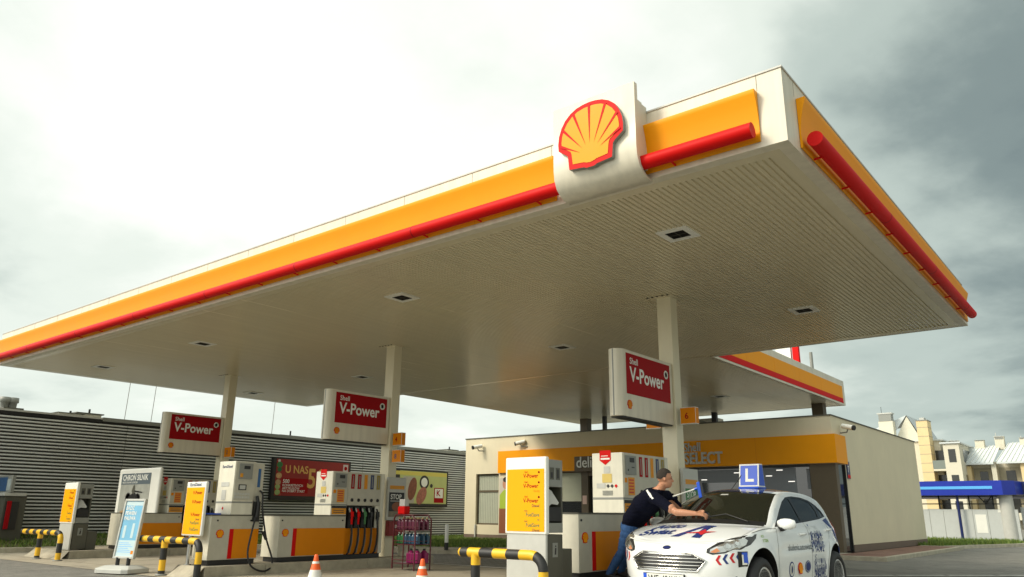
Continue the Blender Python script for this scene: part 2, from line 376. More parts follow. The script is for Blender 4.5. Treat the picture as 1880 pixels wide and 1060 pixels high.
# kerb curve beside the grass bank on the left
KB = [(-24.6, 2.0), (-24.0, 5.5), (-23.4, 8.4), (-22.9, 12.0), (-21.6, 14.2), (-19.4, 15.5), (-17.0, 16.2), (-15.2, 17.0), (-14.2, 18.6), (-14.2, 22.5)]
def ksp(k, n=8):
    res = []
    for i in range(len(k) - 1):
        p0, p1, p2, p3 = [Vector(k[max(0, min(len(k) - 1, j))]) for j in (i - 1, i, i + 1, i + 2)]
        for q in range(n):
            t = q / n; res.append(0.5 * ((2 * p1) + (p2 - p0) * t + (2 * p0 - 5 * p1 + 4 * p2 - p3) * t * t + (-p0 + 3 * p1 - 3 * p2 + p3) * t ** 3))
    return res + [Vector(k[-1])]
kp = ksp(KB); g = MB(); g2 = MB(); vs = []; ws = []
def inward(i, d_):
    t = (kp[min(i + 1, len(kp) - 1)] - kp[max(i - 1, 0)]).normalized(); n = Vector((-t.y, t.x)); return kp[i] + n * d_
for i in range(len(kp)):
    for d_, z in ((0, -0.05), (0.015, 0.115), (0.14, 0.125), (0.15, -0.05)):
        q = inward(i, d_); vs.append((q.x, q.y, z))
    pw = 0.16 if i < 36 else 0.16 + min(1.0, (i - 36) / 12) * 1.15
    for d_ in (0.152, pw): q = inward(i, d_); ws.append((q.x, q.y, 0.118))
g.add(vs, [(i * 4 + k, i * 4 + k + 1, i * 4 + k + 5, i * 4 + k + 4) for i in range(len(kp) - 1) for k in range(3)], 'concrete'); struct(g.build('kerb'))
g2.add(ws, [(i * 2, i * 2 + 1, i * 2 + 3, i * 2 + 2) for i in range(36, len(kp) - 1)], 'slab'); struct(g2.build('footpath'))
def bank_z(x, y, t): return (1 - t) * 0.115 + t * max(0.06, 0.46 - 0.026 * (y - 8))
g = MB(); gv = []; NT = 10
for i in range(len(kp)):
    pw = 0.16 if i < 36 else 0.16 + min(1.0, (i - 36) / 12) * 1.15
    a = inward(i, pw); b = Vector((-25.42, a.y + (29.0 - 22.5) * max(0, (i - 40) / (len(kp) - 41)) if i > 40 else a.y))
    for k in range(NT + 1): t = k / NT; q = a.lerp(b, t); gv.append((q.x, q.y, bank_z(q.x, q.y, t) + (0.01 if 0 < k < NT else 0)))
bank = [(i * (NT + 1) + k, i * (NT + 1) + k + 1, (i + 1) * (NT + 1) + k + 1, (i + 1) * (NT + 1) + k) for i in range(len(kp) - 1) for k in range(NT)]
g.add(gv, bank, 'soil', True); struct(g.build('terrain'))
def grass(faces, verts, dens, name, label, h=(0.05, 0.13), skip=0.0):
    mats = [mat('grass_a', (0.12, 0.20, 0.022), 0.7), mat('grass_b', (0.20, 0.25, 0.045), 0.7), mat('grass_c', (0.075, 0.135, 0.018), 0.7)]
    g = MB(); rnd = random.Random(3)
    for f in faces:
        q = [Vector(verts[i]) for i in f]; area = ((q[1] - q[0]).cross(q[2] - q[0]).length + (q[2] - q[0]).cross(q[3] - q[0]).length) / 2
        for _ in range(int(area * dens)):
            u, v_ = rnd.random(), rnd.random(); p_ = q[0].lerp(q[1], u).lerp(q[3].lerp(q[2], u), v_)
            if skip and rnd.random() < skip: continue
            a = rnd.random() * 6.28; hh = rnd.uniform(*h); w = rnd.uniform(0.012, 0.026)
            dx, dy = math.cos(a) * w, math.sin(a) * w; lx, ly = rnd.uniform(-.5, .5) * hh, rnd.uniform(-.5, .5) * hh
            g.add([p_ + Vector((dx, dy, -0.01)), p_ - Vector((dx, dy, 0.01)), p_ + Vector((lx, ly, hh))], [(0, 1, 2)], mats[rnd.randrange(3)])
    o = g.build(name); o['kind'] = 'stuff'; o['label'] = label; o['category'] = 'grass'; return o
gf = [f for n_, f in enumerate(bank) if not (n_ % NT in (4, 5) and n_ // NT < 34)]
grass(gf, gv, 260, 'grass', 'mown grass bank below the grey striped wall on the left')
# grass island on the right before the car wash
iv = [(-7.2, 31.2, 0.1), (-6.35, 31.9, 0.1), (-5.5, 35.4, 0.1), (-4.45, 38.6, 0.1), (-4.3, 40.2, 0.1), (-5.2, 42.6, 0.12), (-8.5, 42.9, 0.12), (-9.6, 36.0, 0.1)]
iv = [(-7.1, 33.3, 0.1), (-6.25, 33.3, 0.1), (-5.35, 36.4, 0.1), (-4.55, 39.2, 0.1), (-4.5, 40.4, 0.1), (-5.2, 42.6, 0.12), (-8.5, 42.9, 0.12), (-9.8, 37.0, 0.1)]
g = MB(); g.add(iv + [(x, y, -0.05) for x, y, z in iv], [tuple(range(8))] + [(i, (i + 1) % 8, 8 + (i + 1) % 8, 8 + i) for i in range(8)], 'soil'); struct(g.build('verge'))
grass([(0, 1, 2, 7), (2, 3, 6, 7), (3, 4, 5, 6)], [(x * 1.0, y, z) for x, y, z in iv], 130, 'grass', 'strip of mown grass in front of the grey car wash panels', (0.06, 0.17))
g = MB(); edge = [Vector((x, y, 0)) for x, y, z in iv[1:6]]; cen = Vector((-7, 38, 0))
kv = []
for i, q in enumerate(edge):
    o_ = (q - cen).normalized(); kv += [q + Vector((0, 0, 0.105)), q + o_ * 0.22 + Vector((0, 0, 0.105)), q + o_ * 0.24 + Vector((0, 0, -0.05))]
g.add(kv, [(i * 3 + k, i * 3 + k + 1, i * 3 + k + 4, i * 3 + k + 3) for i in range(4) for k in range(2)], 'concrete'); struct(g.build('kerb'))

# ================================================================== MAIN CANOPY
X0, X1, Y0, Y1, ZB, ZT = -24.3, -2.35, 7.53, 17.95, 4.90, 5.77
LX0, LX1, LY1 = -19.0, -7.95, 28.95
can = thing('canopy', 'large flat filling station canopy with orange band and red tube along its white edge', 'canopy', (-13.3, 12.4, 0))
def fascia_panel(mb, a, b, nrm, z0, z1, m):   # curved orange moulding: lip at the top leaning out
    prof = [(0.004, z0), (0.03, z0), (0.03, z0 + 0.10), (0.022, z0 + 0.17), (0.03, z0 + 0.26), (0.045, z0 + 0.36), (0.066, z0 + 0.46), (0.092, z0 + 0.54), (0.105, z1 - 0.01), (0.10, z1), (0.004, z1)]
    a, b, nrm = Vector(a), Vector(b), Vector(nrm); k = len(prof)
    vs = [q + nrm * o_ + Vector((0, 0, z)) for q in (a, b) for o_, z in prof]
    mb.add(vs, [(i, i + 1, k + i + 1, k + i) for i in range(k - 1)], m, True); mb.add(vs, [tuple(range(k)), tuple(range(2 * k - 1, k - 1, -1))], m)
f = MB(can)
f.box(X0, X1, Y0, Y0 + 0.15, ZB, ZT, 'cream'); f.box(X1 - 0.15, X1, Y0 + 0.15, Y1 - 0.15, ZB, ZT, 'cream'); f.box(X0, X0 + 0.15, Y0 + 0.15, Y1 - 0.15, ZB, ZT, 'cream')
f.box(X0, LX0, Y1 - 0.15, Y1, ZB, ZT, 'cream'); f.box(LX1, X1, Y1 - 0.15, Y1, ZB, ZT, 'cream'); f.box(LX0, LX1, Y1 - 0.15, Y1, ZB + 0.2, ZT, 'cream')
x = X1 - 0.28
seamm = mat('panel_seam', (0.30, 0.28, 0.22), 0.6)
while x > X0: f.box(x - 0.005, x + 0.005, Y0 - 0.0015, Y0 + 0.01, 5.575, ZT - 0.002, seamm); x -= 1.39
y = Y0 + 0.36
while y < Y1: f.box(X1 - 0.01, X1 + 0.0015, y - 0.005, y + 0.005, 5.575, ZT - 0.002, seamm); y += 2.5
f.box(X0 - 0.01, X1 + 0.012, Y0 - 0.012, Y0 + 0.17, ZT, ZT + 0.02, 'lgrey'); f.box(X1 - 0.17, X1 + 0.012, Y0 + 0.17, Y1, ZT, ZT + 0.02, 'lgrey')
f.build('fascia')
f = MB(can); f.box(X0 + 0.15, X1 - 0.15, Y0 + 0.15, Y1 - 0.15, ZT - 0.25, ZT - 0.2, 'lgrey'); f.build('roof')
f = MB(can); fascia_panel(f, (X0 + 0.12, Y0, 0), (-5.32, Y0, 0), (0, -1, 0), 4.965, 5.565, 'yellow')
for k in range(1, 14): xx = -5.32 - k * 1.39; f.box(xx - 0.004, xx + 0.004, Y0 - 0.0335, Y0 - 0.028, 4.966, 5.10, 'orange')
f.build('orange_panel')
f = MB(can); fascia_panel(f, (-4.02, Y0, 0), (-2.63, Y0, 0), (0, -1, 0), 4.965, 5.565, 'yellow'); f.build('orange_panel')
f = MB(can); fascia_panel(f, (X1, Y0 + 0.40, 0), (X1, Y1 - 0.1, 0), (1, 0, 0), 4.965, 5.565, 'yellow'); f.build('orange_panel')
def red_tube(a, b, inw, step):
    a, b, inw = Vector(a), Vector(b), Vector(inw); f = MB(can); f.tube([a, b], 0.086, 'red', 28); Ln = (b - a).length; dr = (b - a) / Ln
    s_ = step
    while s_ < Ln - 0.3: f.tube([a + dr * (s_ - 0.012), a + dr * (s_ + 0.012)], 0.088, 'darkred', 28, False); s_ += step
    o = f.build('red_tube'); s_ = 0.35
    while s_ < Ln:
        q = a + dr * s_; f2 = MB(can); f2.tube([q + Vector((0, 0, -0.07)), q + inw * 0.13 + Vector((0, 0, -0.082))], 0.013, 'red', 8); f2.build('tube_bracket', o); s_ += 1.03
red_tube((X0 - 0.15, Y0 - 0.155, 5.05), (-5.12, Y0 - 0.155, 5.05), (0, 1, 0), 2.78)
red_tube((-3.985, Y0 - 0.155, 5.05), (-2.66, Y0 - 0.155, 5.05), (0, 1, 0), 5)
red_tube((X1 + 0.155, Y0 + 0.42, 5.04), (X1 + 0.155, Y1 - 0.42, 5.04), (-1, 0, 0), 2.9)
def ribs(mb, x0, x1, y0, y1, z, per, m):
    n = int(round((x1 - x0) / per)); per = (x1 - x0) / n; prof = []
    for k in range(n):
        a = x0 + k * per; prof += [(a, z), (a + per * 0.56, z), (a + per * 0.66, z + 0.021), (a + per * 0.90, z + 0.021)]
    prof.append((x1, z)); k = len(prof)
    mb.add([(x, yy, zz) for yy in (y0, y1) for x, zz in prof], [(i, i + 1, k + i + 1, k + i) for i in range(k - 1)], m)
f = MB(can); bw = 0.30
ribs(f, X0 + bw, X1 - bw, Y0 + bw, Y1 - bw, ZB + 0.004, 0.078, 'soffit'); f.build('soffit')
f = MB(can)
f.box(X0 + 0.15, X1 - 0.15, Y0 + 0.15, Y0 + bw, ZB - 0.001, ZB + 0.02, 'soffit'); f.box(X1 - bw, X1 - 0.15, Y0 + bw, Y1 - bw, ZB - 0.001, ZB + 0.02, 'soffit')
f.box(X0 + 0.15, X0 + bw, Y0 + bw, Y1 - bw, ZB - 0.001, ZB + 0.02, 'soffit'); f.box(X0 + 0.15, X1 - 0.15, Y1 - bw, Y1 - 0.15, ZB - 0.001, ZB + 0.02, 'soffit')
f.build('soffit_border')
# recessed square lamps
LIGHTS = [(-4.58, 9.42), (-10.15, 9.40), (-16.95, 9.40), (-22.1, 9.42), (-4.60, 14.68), (-10.32, 14.76), (-17.45, 14.74), (-22.95, 14.72)]
def lamp(parent, x, y):
    f = MB(parent)
    for a, b, c, d_ in ((-.235, .235, -.235, -.141), (-.235, .235, .141, .235), (-.235, -.141, -.141, .141), (.141, .235, -.141, .141)): f.box(x + a, x + b, y + c, y + d_, ZB - 0.012, ZB + 0.03, 'white')
    o = f.build('recessed_lamp'); f = MB(parent)
    f.box(x - .14, x + .14, y - .14, y + .14, ZB - 0.006, ZB + 0.03, mat('lamp_lens', (0.008, 0.008, 0.008), 0.6, spec=.1))
    f.box(x - .004, x + .004, y - .139, y + .139, ZB - 0.009, ZB - 0.0065, 'dgrey'); f.box(x - .139, x - .0045, y - .004, y + .004, ZB - 0.009, ZB - 0.0065, 'dgrey'); f.box(x + .0045, x + .139, y - .004, y + .004, ZB - 0.009, ZB - 0.0065, 'dgrey')
    f.build('lens', o)
for x, y in LIGHTS: lamp(can, x, y)
for i, x in enumerate((-20.46, -13.52, -6.30)):
    f = MB(can); f.box(x - 0.16, x + 0.12, 12.25, 12.50, 0.12, ZB + 0.01, 'creamcol'); f.build('column', bev=0.012)
    f = MB(can); f.box(x - 0.30, x + 0.20, 12.16, 12.60, ZB - 0.006, ZB + 0.003, 'soffit')
    for k in range(5): f.box(x - 0.30 + k * 0.1, x - 0.27 + k * 0.1, 12.13, 12.16, ZB - 0.007, ZB + 0.003, 'black')
    f.build('collar')
# scallop sign standing on the front edge
sg = thing('emblem_sign', 'square cream sign with red and yellow scallop shell on the front canopy edge', 'sign', (-4.55, 7.3, 4.88))
prof = [(7.20, 6.04), (7.20, 5.20), (7.215, 5.08), (7.26, 4.98), (7.34, 4.91), (7.44, 4.875), (7.56, 4.87), (7.56, 4.895), (7.45, 4.90), (7.36, 4.94), (7.30, 5.0), (7.275, 5.08), (7.27, 5.2), (7.27, 6.04)]
f = MB(sg); f.prism(prof, lambda u, v_, w: (w, u, v_), -5.14, -3.965, 'cream', True); f.build('panel')
f = MB(sg); f.box(-5.05, -4.05, 7.27, 7.53, 5.85, 5.93, 'cream'); f.box(-5.11, -3.99, 7.275, 7.528, 5.0, 5.84, 'cream'); f.build('mounting_frame')
f = MB(sg); emblem(f, 0.93, (-4.56, 7.20, 5.08), '-Y', 0.06); f.build('emblem')

# ------------------------------------------------------------------ link canopy running back over the shop
lk = thing('link_canopy', 'narrower rear canopy with orange and red striped edge reaching over the shop roof', 'canopy', (-13.5, 23.5, 0))
f = MB(lk); ribs(f, LX0, LX1 - 0.04, Y1 - 0.29, LY1 - 0.15, ZB + 0.0045, 0.078, 'soffit'); f.build('soffit')
f = MB(lk)
f.box(LX1 - 0.12, LX1, Y1 + 0.002, LY1 - 0.25, ZB, ZT, 'cream'); f.box(LX1 - 0.12, LX1 + 0.003, LY1 - 0.25, LY1, ZB - 0.002, ZT + 0.003, 'cream')
f.box(LX0, LX1 - 0.12, LY1 - 0.12, LY1, ZB, ZT, 'cream'); f.box(LX0 - 0.1, LX0, Y1 + 0.002, LY1, ZB, ZT, 'cream'); f.box(LX0, LX1 - 0.12, Y1, LY1 - 0.12, ZT - 0.2, ZT - 0.15, 'lgrey')
f.build('fascia')
f = MB(lk); f.box(LX1, LX1 + 0.012, Y1 + 0.05, LY1 - 0.25, ZB + 0.06, ZB + 0.225, 'red'); f.build('red_band')
f = MB(lk); f.box(LX1, LX1 + 0.010, Y1 + 0.05, LY1 - 0.25, ZB + 0.226, ZB + 0.66, 'yellow')
for k in range(1, 6): f.box(LX1, LX1 + 0.0115, Y1 + k * 2.1 - 0.006, Y1 + k * 2.1 + 0.006, ZB + 0.227, ZB + 0.66, 'orange')
f.build('orange_band')
for x, y, r in ((-8.6, 28.0, 0.19), (-17.86, 27.2, 0.17), (-16.75, 26.9, 0.07), (-12.6, 28.2, 0.09)):
    f = MB(lk); f.box(x - r, x + r, y - r, y + r, 3.7, ZB + 0.01, 'brown' if r > .1 else 'black'); f.build('post')
lamp(lk, -10.62, 24.3)

# ================================================================== SHOP
SX0, SX1, SY0, SY1, SZ = -22.0, -7.19, 24.4, 35.3, 4.05
st = thing('shop_building', 'beige single storey filling station shop with orange band and dark glazed front', 'shop', (-14.6, 24.4, 0))
f = MB(st); wt = 0.3; Z1 = 2.63
f.box(SX0, SX1, SY0, SY0 + wt, Z1, SZ, 'render'); f.box(SX0, SX0 + wt, SY0 + wt, SY1, 0.09, SZ, 'render'); f.box(SX0 + wt, SX1, SY1 - wt, SY1, 0.09, SZ, 'render')
f.box(SX1 - wt, SX1, SY0 + wt, SY0 + 1.02, Z1, SZ, 'render'); f.box(SX1 - wt, SX1, SY0 + 1.02, SY1 - wt, 0.29, SZ, 'render')
f.box(SX0, -21.4, SY0, SY0 + wt, 0.29, Z1, 'render'); f.box(-21.4, -20.2, SY0, SY0 + wt, 0.29, 0.66, 'render'); f.box(-20.2, -17.35, SY0, SY0 + wt, 0.29, Z1, 'render')
f.box(-17.35, -16.25, SY0, SY0 + wt, 0.29, 0.9, 'render'); f.box(-13.8, -12.0, SY0, SY0 + wt, 0.29, Z1, 'render')
f.build('wall')
f = MB(st); f.box(SX1 - 0.28, SX1 + 0.012, SY0 + 1.02, SY1, 0.08, 0.289, 'plinth'); f.box(SX0, -17.0, SY0 - 0.012, SY0 + 0.2, 0.08, 0.289, 'plinth'); f.box(-13.8, -12, SY0 - 0.012, SY0 + 0.2, 0.08, 0.289, 'plinth'); f.build('plinth')
f = MB(st); f.box(SX0 + .05, SX1 - .05, SY0 + .05, SY1 - .05, 3.5, 3.55, 'mgrey')
f.box(SX0 - .03, SX1 + .03, SY0 - .03, SY0 + .26, SZ, SZ + .035, 'dgrey'); f.box(SX1 - .26, SX1 + .03, SY0 + .26, SY1 + .03, SZ, SZ + .035, 'dgrey'); f.box(SX0 - .03, SX0 + .26, SY0 + .26, SY1 + .03, SZ, SZ + .035, 'dgrey'); f.build('roof')
f = MB(st); f.box(-20.18, SX1 + 0.10, SY0 - 0.10, SY0 - 0.002, 2.64, 3.49, 'yellow'); f.box(SX1 + 0.002, SX1 + 0.10, SY0 - 0.002, SY0 + 0.98, 2.641, 3.491, 'yellow')
for x in (-9.55, -11.95, -17.8): f.box(x - .006, x + .006, SY0 - 0.1015, SY0 - 0.09, 2.645, 3.488, 'orange')
f.build('orange_band')
f = MB(st); put_text(f, 'Shell', 0.40, (-12.02, SY0 - 0.10, 3.15), '-Y', 'lgrey', 0.014, depth=0.05, sx=0.82); put_text(f, 'SELECT', 0.52, (-12.02, SY0 - 0.10, 2.74), '-Y', 'lgrey', 0.022, depth=0.06, sx=0.80); f.build('lettering')
f = MB(st); f.box(-16.45, -13.85, SY0 - 0.16, SY0 - 0.101, 2.60, 3.14, 'brown'); o = f.build('deli_board')
f = MB(st); put_text(f, 'deli', 0.56, (-16.36, SY0 - 0.16, 2.74), '-Y', 'white', 0.006, depth=0.03, sx=0.88); put_text(f, '2go', 0.56, (-15.22, SY0 - 0.16, 2.74), '-Y', 'white', 0.006, depth=0.03, sx=0.9); f.build('lettering', o)
def window(x0, x1, z0, z1, y, bars_x=(), bars_z=(), fm='brown', pane='glass', blind=None):
    f = MB(st); w = 0.06
    f.box(x0, x0 + w, y, y + .1, z0, z1, fm); f.box(x1 - w, x1, y, y + .1, z0, z1, fm); f.box(x0 + w, x1 - w, y, y + .1, z0, z0 + w, fm); f.box(x0 + w, x1 - w, y, y + .1, z1 - w, z1, fm)
    for b in bars_x: f.box(b - .035, b + .035, y + .002, y + .098, z0 + w, z1 - w, fm)
    for b in bars_z: f.box(x0 + w, x1 - w, y + .004, y + .096, b - .04, b + .04, fm)
    o = f.build('window'); f = MB(st); f.box(x0 + w, x1 - w, y + .05, y + .06, z0 + w, z1 - w, pane); f.build('pane', o)
    if blind:
        f = MB(st); f.box(x0 + w, x1 - w, y + .028, y + .036, blind[0], blind[1], blind[2])
        if len(blind) > 3:
            k = x0 + w
            while k < x1 - w: f.box(k, k + .012, y + .022, y + .028, blind[0], blind[1], 'mgrey'); k += .09
        f.build('blind', o)
    return o
f = MB(st); f.tube([(-21.36, SY0 - .05, .12), (-21.36, SY0 - .05, .66)], .035, 'lgrey', 10); f.build('downpipe')
window(-21.4, -20.2, 0.66, 2.63, SY0 + 0.10, (), (1.95,), blind=(0.72, 2.57, 'blind', 1))
window(-17.35, -16.25, 0.9, 2.63, SY0 + 0.10, (), (), blind=(1.55, 2.57, 'blind'))
f = MB(st); f.box(-16.25, -15.95, SY0 - .02, SY0 + .28, 0.09, 2.6, 'brown'); f.box(-14.1, -13.8, SY0 - .02, SY0 + .28, 0.09, 2.6, 'brown'); f.box(-15.95, -14.1, SY0, SY0 + .28, 2.45, 2.6, 'brown'); o = f.build('door_frame')
f = MB(st); f.box(-16.2, -16.02, SY0 - .024, SY0 - .02, 1.45, 1.75, mat('notice_paper', (0.6, 0.42, 0.36), 0.7)); f.build('notice', o)
f = MB(st); f.box(-15.95, -15.03, SY0 + .12, SY0 + .16, 0.09, 2.45, 'glass'); f.box(-15.02, -14.1, SY0 + .12, SY0 + .16, 0.09, 2.45, 'glass'); f.build('sliding_door')
# big glazed front with grey screens behind the glass
gl = window(-12.0, -7.95, 0.10, 2.62, SY0 + 0.16, (-9.9,), (), 'black', 'glass')
f = MB(st)
for a, b, c, d_ in ((-11.9, -9.94, 2.13, 2.54), (-9.86, -8.45, .55, 2.55), (-11.8, -11.25, 1.2, 1.80), (-11.05, -10.45, 1.2, 1.82), (-10.35, -9.95, 1.2, 1.84), (-8.12, -8.03, 1.9, 2.5)): f.box(a, b, SY0 + .203, SY0 + .208, c, d_, 'greyblue')
f.build('screen', gl)
wl = mat('ceiling_spot', (0.8, 0.8, 0.75), 0.4, emit=((1, 0.95, 0.85), 1.2)); f = MB(st)
for x, z in ((-11.5, 2.22), (-10.35, 2.42), (-9.3, 2.30), (-8.95, 2.47), (-8.60, 2.12)): f.box(x - .10, x + .10, SY0 + .199, SY0 + .2025, z, z + .022, wl)
f.build('ceiling_spot', gl)
f = MB(st); f.box(-7.95, SX1 - .001, SY0 + 0.02, SY0 + 0.30, 0.10, Z1, 'brown'); f.build('pillar')
f = MB(st); f.box(SX1 - .10, SX1 - .05, SY0 + .30, SY0 + 1.02, 0.10, Z1, 'glass'); f.box(SX1 - .12, SX1 - .001, SY0 + .96, SY0 + 1.019, 0.10, Z1, 'black'); f.build('corner_window')
f = MB(st); f.box(-20.15, -18.7, SY0 - .025, SY0 - .002, 0.30, 2.45, mat('poster_pale', (0.55, 0.50, 0.42), 0.5))
flat(f, [(-.72, -1.05), (-.2, -1.05), (-.2, -.1), (-.72, -.1)], (-19.42, SY0 - .0265, 1.4), '-Y', mat('poster_brown', (0.25, 0.08, 0.03), 0.5))
flat(f, [(-.7, -.12), (-.3, -.12), (-.2, .45), (-.45, .62), (-.7, .4)], (-19.42, SY0 - .028, 1.4), '-Y', mat('poster_green', (0.36, 0.48, 0.04), 0.5))
flat(f, circle(.14, 16, -.42, .82, .2), (-19.42, SY0 - .028, 1.4), '-Y', 'skin'); flat(f, circle(.13, 12, -.41, .98, .1), (-19.42, SY0 - .0295, 1.4), '-Y', 'hair')
f.build('poster')
f = MB(st); f.box(SX1 + .002, SX1 + .03, SY0 + 1.08, SY0 + 1.36, 2.22, 2.74, 'navy'); f.box(SX1 + .03, SX1 + .0325, SY0 + 1.09, SY0 + 1.35, 2.235, 2.34, 'red'); put_text(f, '7', .27, (SX1 + .033, SY0 + 1.13, 2.42), '+X', 'white', .02); f.build('house_number')
def camera_unit(x, y, z, dirx, diry, label):
    t = thing('security_camera', label, 'camera', (x, y, z), 'security cameras on the shop walls'); f = MB(t)
    dv = Vector((dirx, diry, -0.25)).normalized(); c = Vector((x, y, z)) + Vector((dirx, diry, 0)).normalized() * 0.30
    f.tube([c - dv * .20, c + dv * .18], .075, 'white', 14); f.build('housing'); f = MB(t); f.tube([c + dv * .18, c + dv * .23], .08, 'black', 14); f.build('lens_hood')
    f = MB(t); f.tube([Vector((x, y, z - .16)), Vector((x, y, z - .16)) + Vector((dirx, diry, 0)).normalized() * .24, c - Vector((0, 0, .05))], .022, 'mgrey', 8); f.build('bracket')
camera_unit(-21.0, SY0, 3.70, -.5, -1, 'white security camera on the beige front wall near its left end')
camera_unit(-18.75, SY0, 3.78, -1.0, -.45, 'white security camera above the left end of the orange band')
camera_unit(SX1, SY0 + .85, 3.75, 1, -.4, 'white security camera on the beige side wall above the orange corner')
t = thing('air_conditioner', 'cream box air conditioner with round fan on the shop roof', 'air conditioner', (-13.15, 28.6, 3.55)); f = MB(t); f.box(-13.75, -12.55, 28.3, 28.9, 3.56, 4.72, 'cream'); f.build('casing', bev=.02)
f = MB(t); f.lathe([(.30, 0), (.30, .02), (.05, .03), (0, .03)], (-13.2, 28.30, 4.35), 'lgrey', 20, (0, -1, 0)); f.build('fan')

# ================================================================== STRIPED WALL OF THE SUPERMARKET (left background)
WX = -25.5
wl_ = thing('supermarket_building', 'long low supermarket clad in grey horizontal slats behind the pumps', 'supermarket', (WX, 17, 0))
f = MB(wl_); f.box(WX - 30, WX - .03, -6, 33, -0.3, 3.86, mat('wall_shadow_gap', (.03, .03, .028), .7)); f.build('wall')
slat = mat('slat_metal', (0.66, 0.67, 0.64), 0.42, noise=0.16, nscale=0.5); f = MB(wl_); z = 0.0
while z < 3.74:
    for a, b in ((-6, 1.97), (1.99, 11.91), (11.93, 21.86), (21.88, 28.1), (28.12, 33)):
        f.add([(WX - .028, a, z), (WX - .028, b, z), (WX + .012, a, z + .012), (WX + .012, b, z + .012), (WX + .006, a, z + .050), (WX + .006, b, z + .050), (WX - .028, a, z + .054), (WX - .028, b, z + .054)], [(0, 1, 3, 2), (2, 3, 5, 4), (4, 5, 7, 6), (0, 2, 4, 6), (1, 3, 5, 7)], slat)
    z += .0985
f.build('cladding')
f = MB(wl_); f.box(WX - .4, WX + .03, 11.1, 33, 3.78, 3.90, 'mgrey'); f.box(WX - .4, WX + .03, -6, 11.09, 3.83, 3.885, 'lgrey'); f.box(WX - .38, WX + .015, -6, 11.08, 3.74, 3.83, 'black'); f.build('coping')
f = MB(wl_); f.box(WX - 29.8, WX - .45, -5.8, 32.8, 3.86, 3.9, 'mgrey'); f.build('roof')
def roof_unit(y, w, h, x, kind, label):
    t = thing('roof_vent', label, 'roof vent', (x, y, 3.9), 'vents on the striped building'); f = MB(t)
    if kind == 'ac':
        f.box(x - .5, x + .5, y - w / 2, y + w / 2, 3.9, 4.0, 'dgrey'); f.build('base')
        for k in (-.24, .26): f = MB(t); f.lathe([(.11, 0), (.12, h * .5), (.16, h * .55), (.15, h * .95), (0, h)], (x, y + k * w * .8, 4.0), 'mgrey', 14); f.build('fan_housing')
    else:
        f.box(x - .3, x + .3, y - w / 2, y + w / 2, 3.9, 3.9 + h * .6, 'offwhite'); f.build('chimney'); f = MB(t); f.box(x - .36, x + .36, y - w / 2 - .06, y + w / 2 + .06, 3.9 + h * .6, 3.9 + h * .72, 'dgrey'); f.build('cap'); f = MB(t); f.tube([(x, y + .1, 3.9 + h * .7), (x, y + .1, 3.9 + h * 1.25)], .035, 'black', 6); f.build('pipe')
roof_unit(8.75, .55, .36, -26.6, 'ac', 'grey twin fan unit on the striped building at the far left')
roof_unit(10.45, .7, .18, -26.6, 'ch', 'flat dark capped vent on the striped building roof, second from left')
roof_unit(11.15, .75, .30, -26.9, 'ch', 'cream boxed vent with a dark pipe on the striped building roof')
roof_unit(20.2, 1.2, .42, -28.5, 'ch', 'cream vent beneath the middle red sign on the striped building roof')
roof_unit(21.9, 1.1, .34, -28.5, 'ch', 'cream vent partly hidden by the middle red sign')
roof_unit(28.6, .7, .30, -27.0, 'ch', 'left of two small cream vents above the food billboard')
roof_unit(29.9, .9, .30, -27.0, 'ch', 'right of two small cream vents above the food billboard')
for y, h, lb in ((12.1, 1.6, 'thin lightning rod left of the pair near the first red sign'), (13.0, 1.6, 'thin lightning rod just left of the first red sign'), (17.8, 1.5, 'thin lightning rod right of the rear cream column'), (8.1, 1.0, 'short lightning rod at the far left end of the striped building')):
    f = MB(); f.tube([(-26.2, y, 3.88), (-26.2, y + .03, 3.9 + h)], .011, 'mgrey', 6); tag(f.build('lightning_rod'), lb, 'lightning rod', 'lightning rods on the striped building')
# billboards
bb = thing('billboard', 'red billboard with the number 50 in gold on the striped wall', 'billboard', (WX, 19.2, 1.5)); f = MB(bb)
bx = WX + .18; f.box(WX + .02, bx, 17.42, 21.1, 1.50, 3.06, 'black'); f.build('frame', bev=.01)
pr_ = mat('print_red', (0.30, 0.008, 0.008), 0.45, noise=.2, nscale=.9); gold = mat('print_gold', (0.72, 0.40, 0.10), 0.5, noise=.2, nscale=3); f = MB(bb)
f.box(bx, bx + .004, 17.55, 21.0, 1.66, 2.99, pr_); f.build('poster')
f = MB(bb); put_text(f, 'U NAS', .40, (bx + .006, 17.95, 2.50), '+X', gold, .02, sx=.92, shear=-.05); put_text(f, '50', 1.02, (bx + .007, 18.98, 1.98), '+X', gold, .02, sx=.84); put_text(f, 'MIN', .30, (bx + .008, 19.5, 1.72), '+X', gold, .018)
f.box(bx + .004, bx + .0045, 17.84, 19.05, 1.76, 2.30, 'darkred'); put_text(f, '500', .20, (bx + .006, 17.88, 2.12), '+X', 'white', .02)
for s_, z in (('KONKRETNYCH', 2.0), ('ARTYKUŁÓW', 1.89), ('NA DOBRY START', 1.79)): put_text(f, s_, .125, (bx + .006, 17.88, z), '+X', 'white', .012)
f.build('lettering'); f = MB(bb)
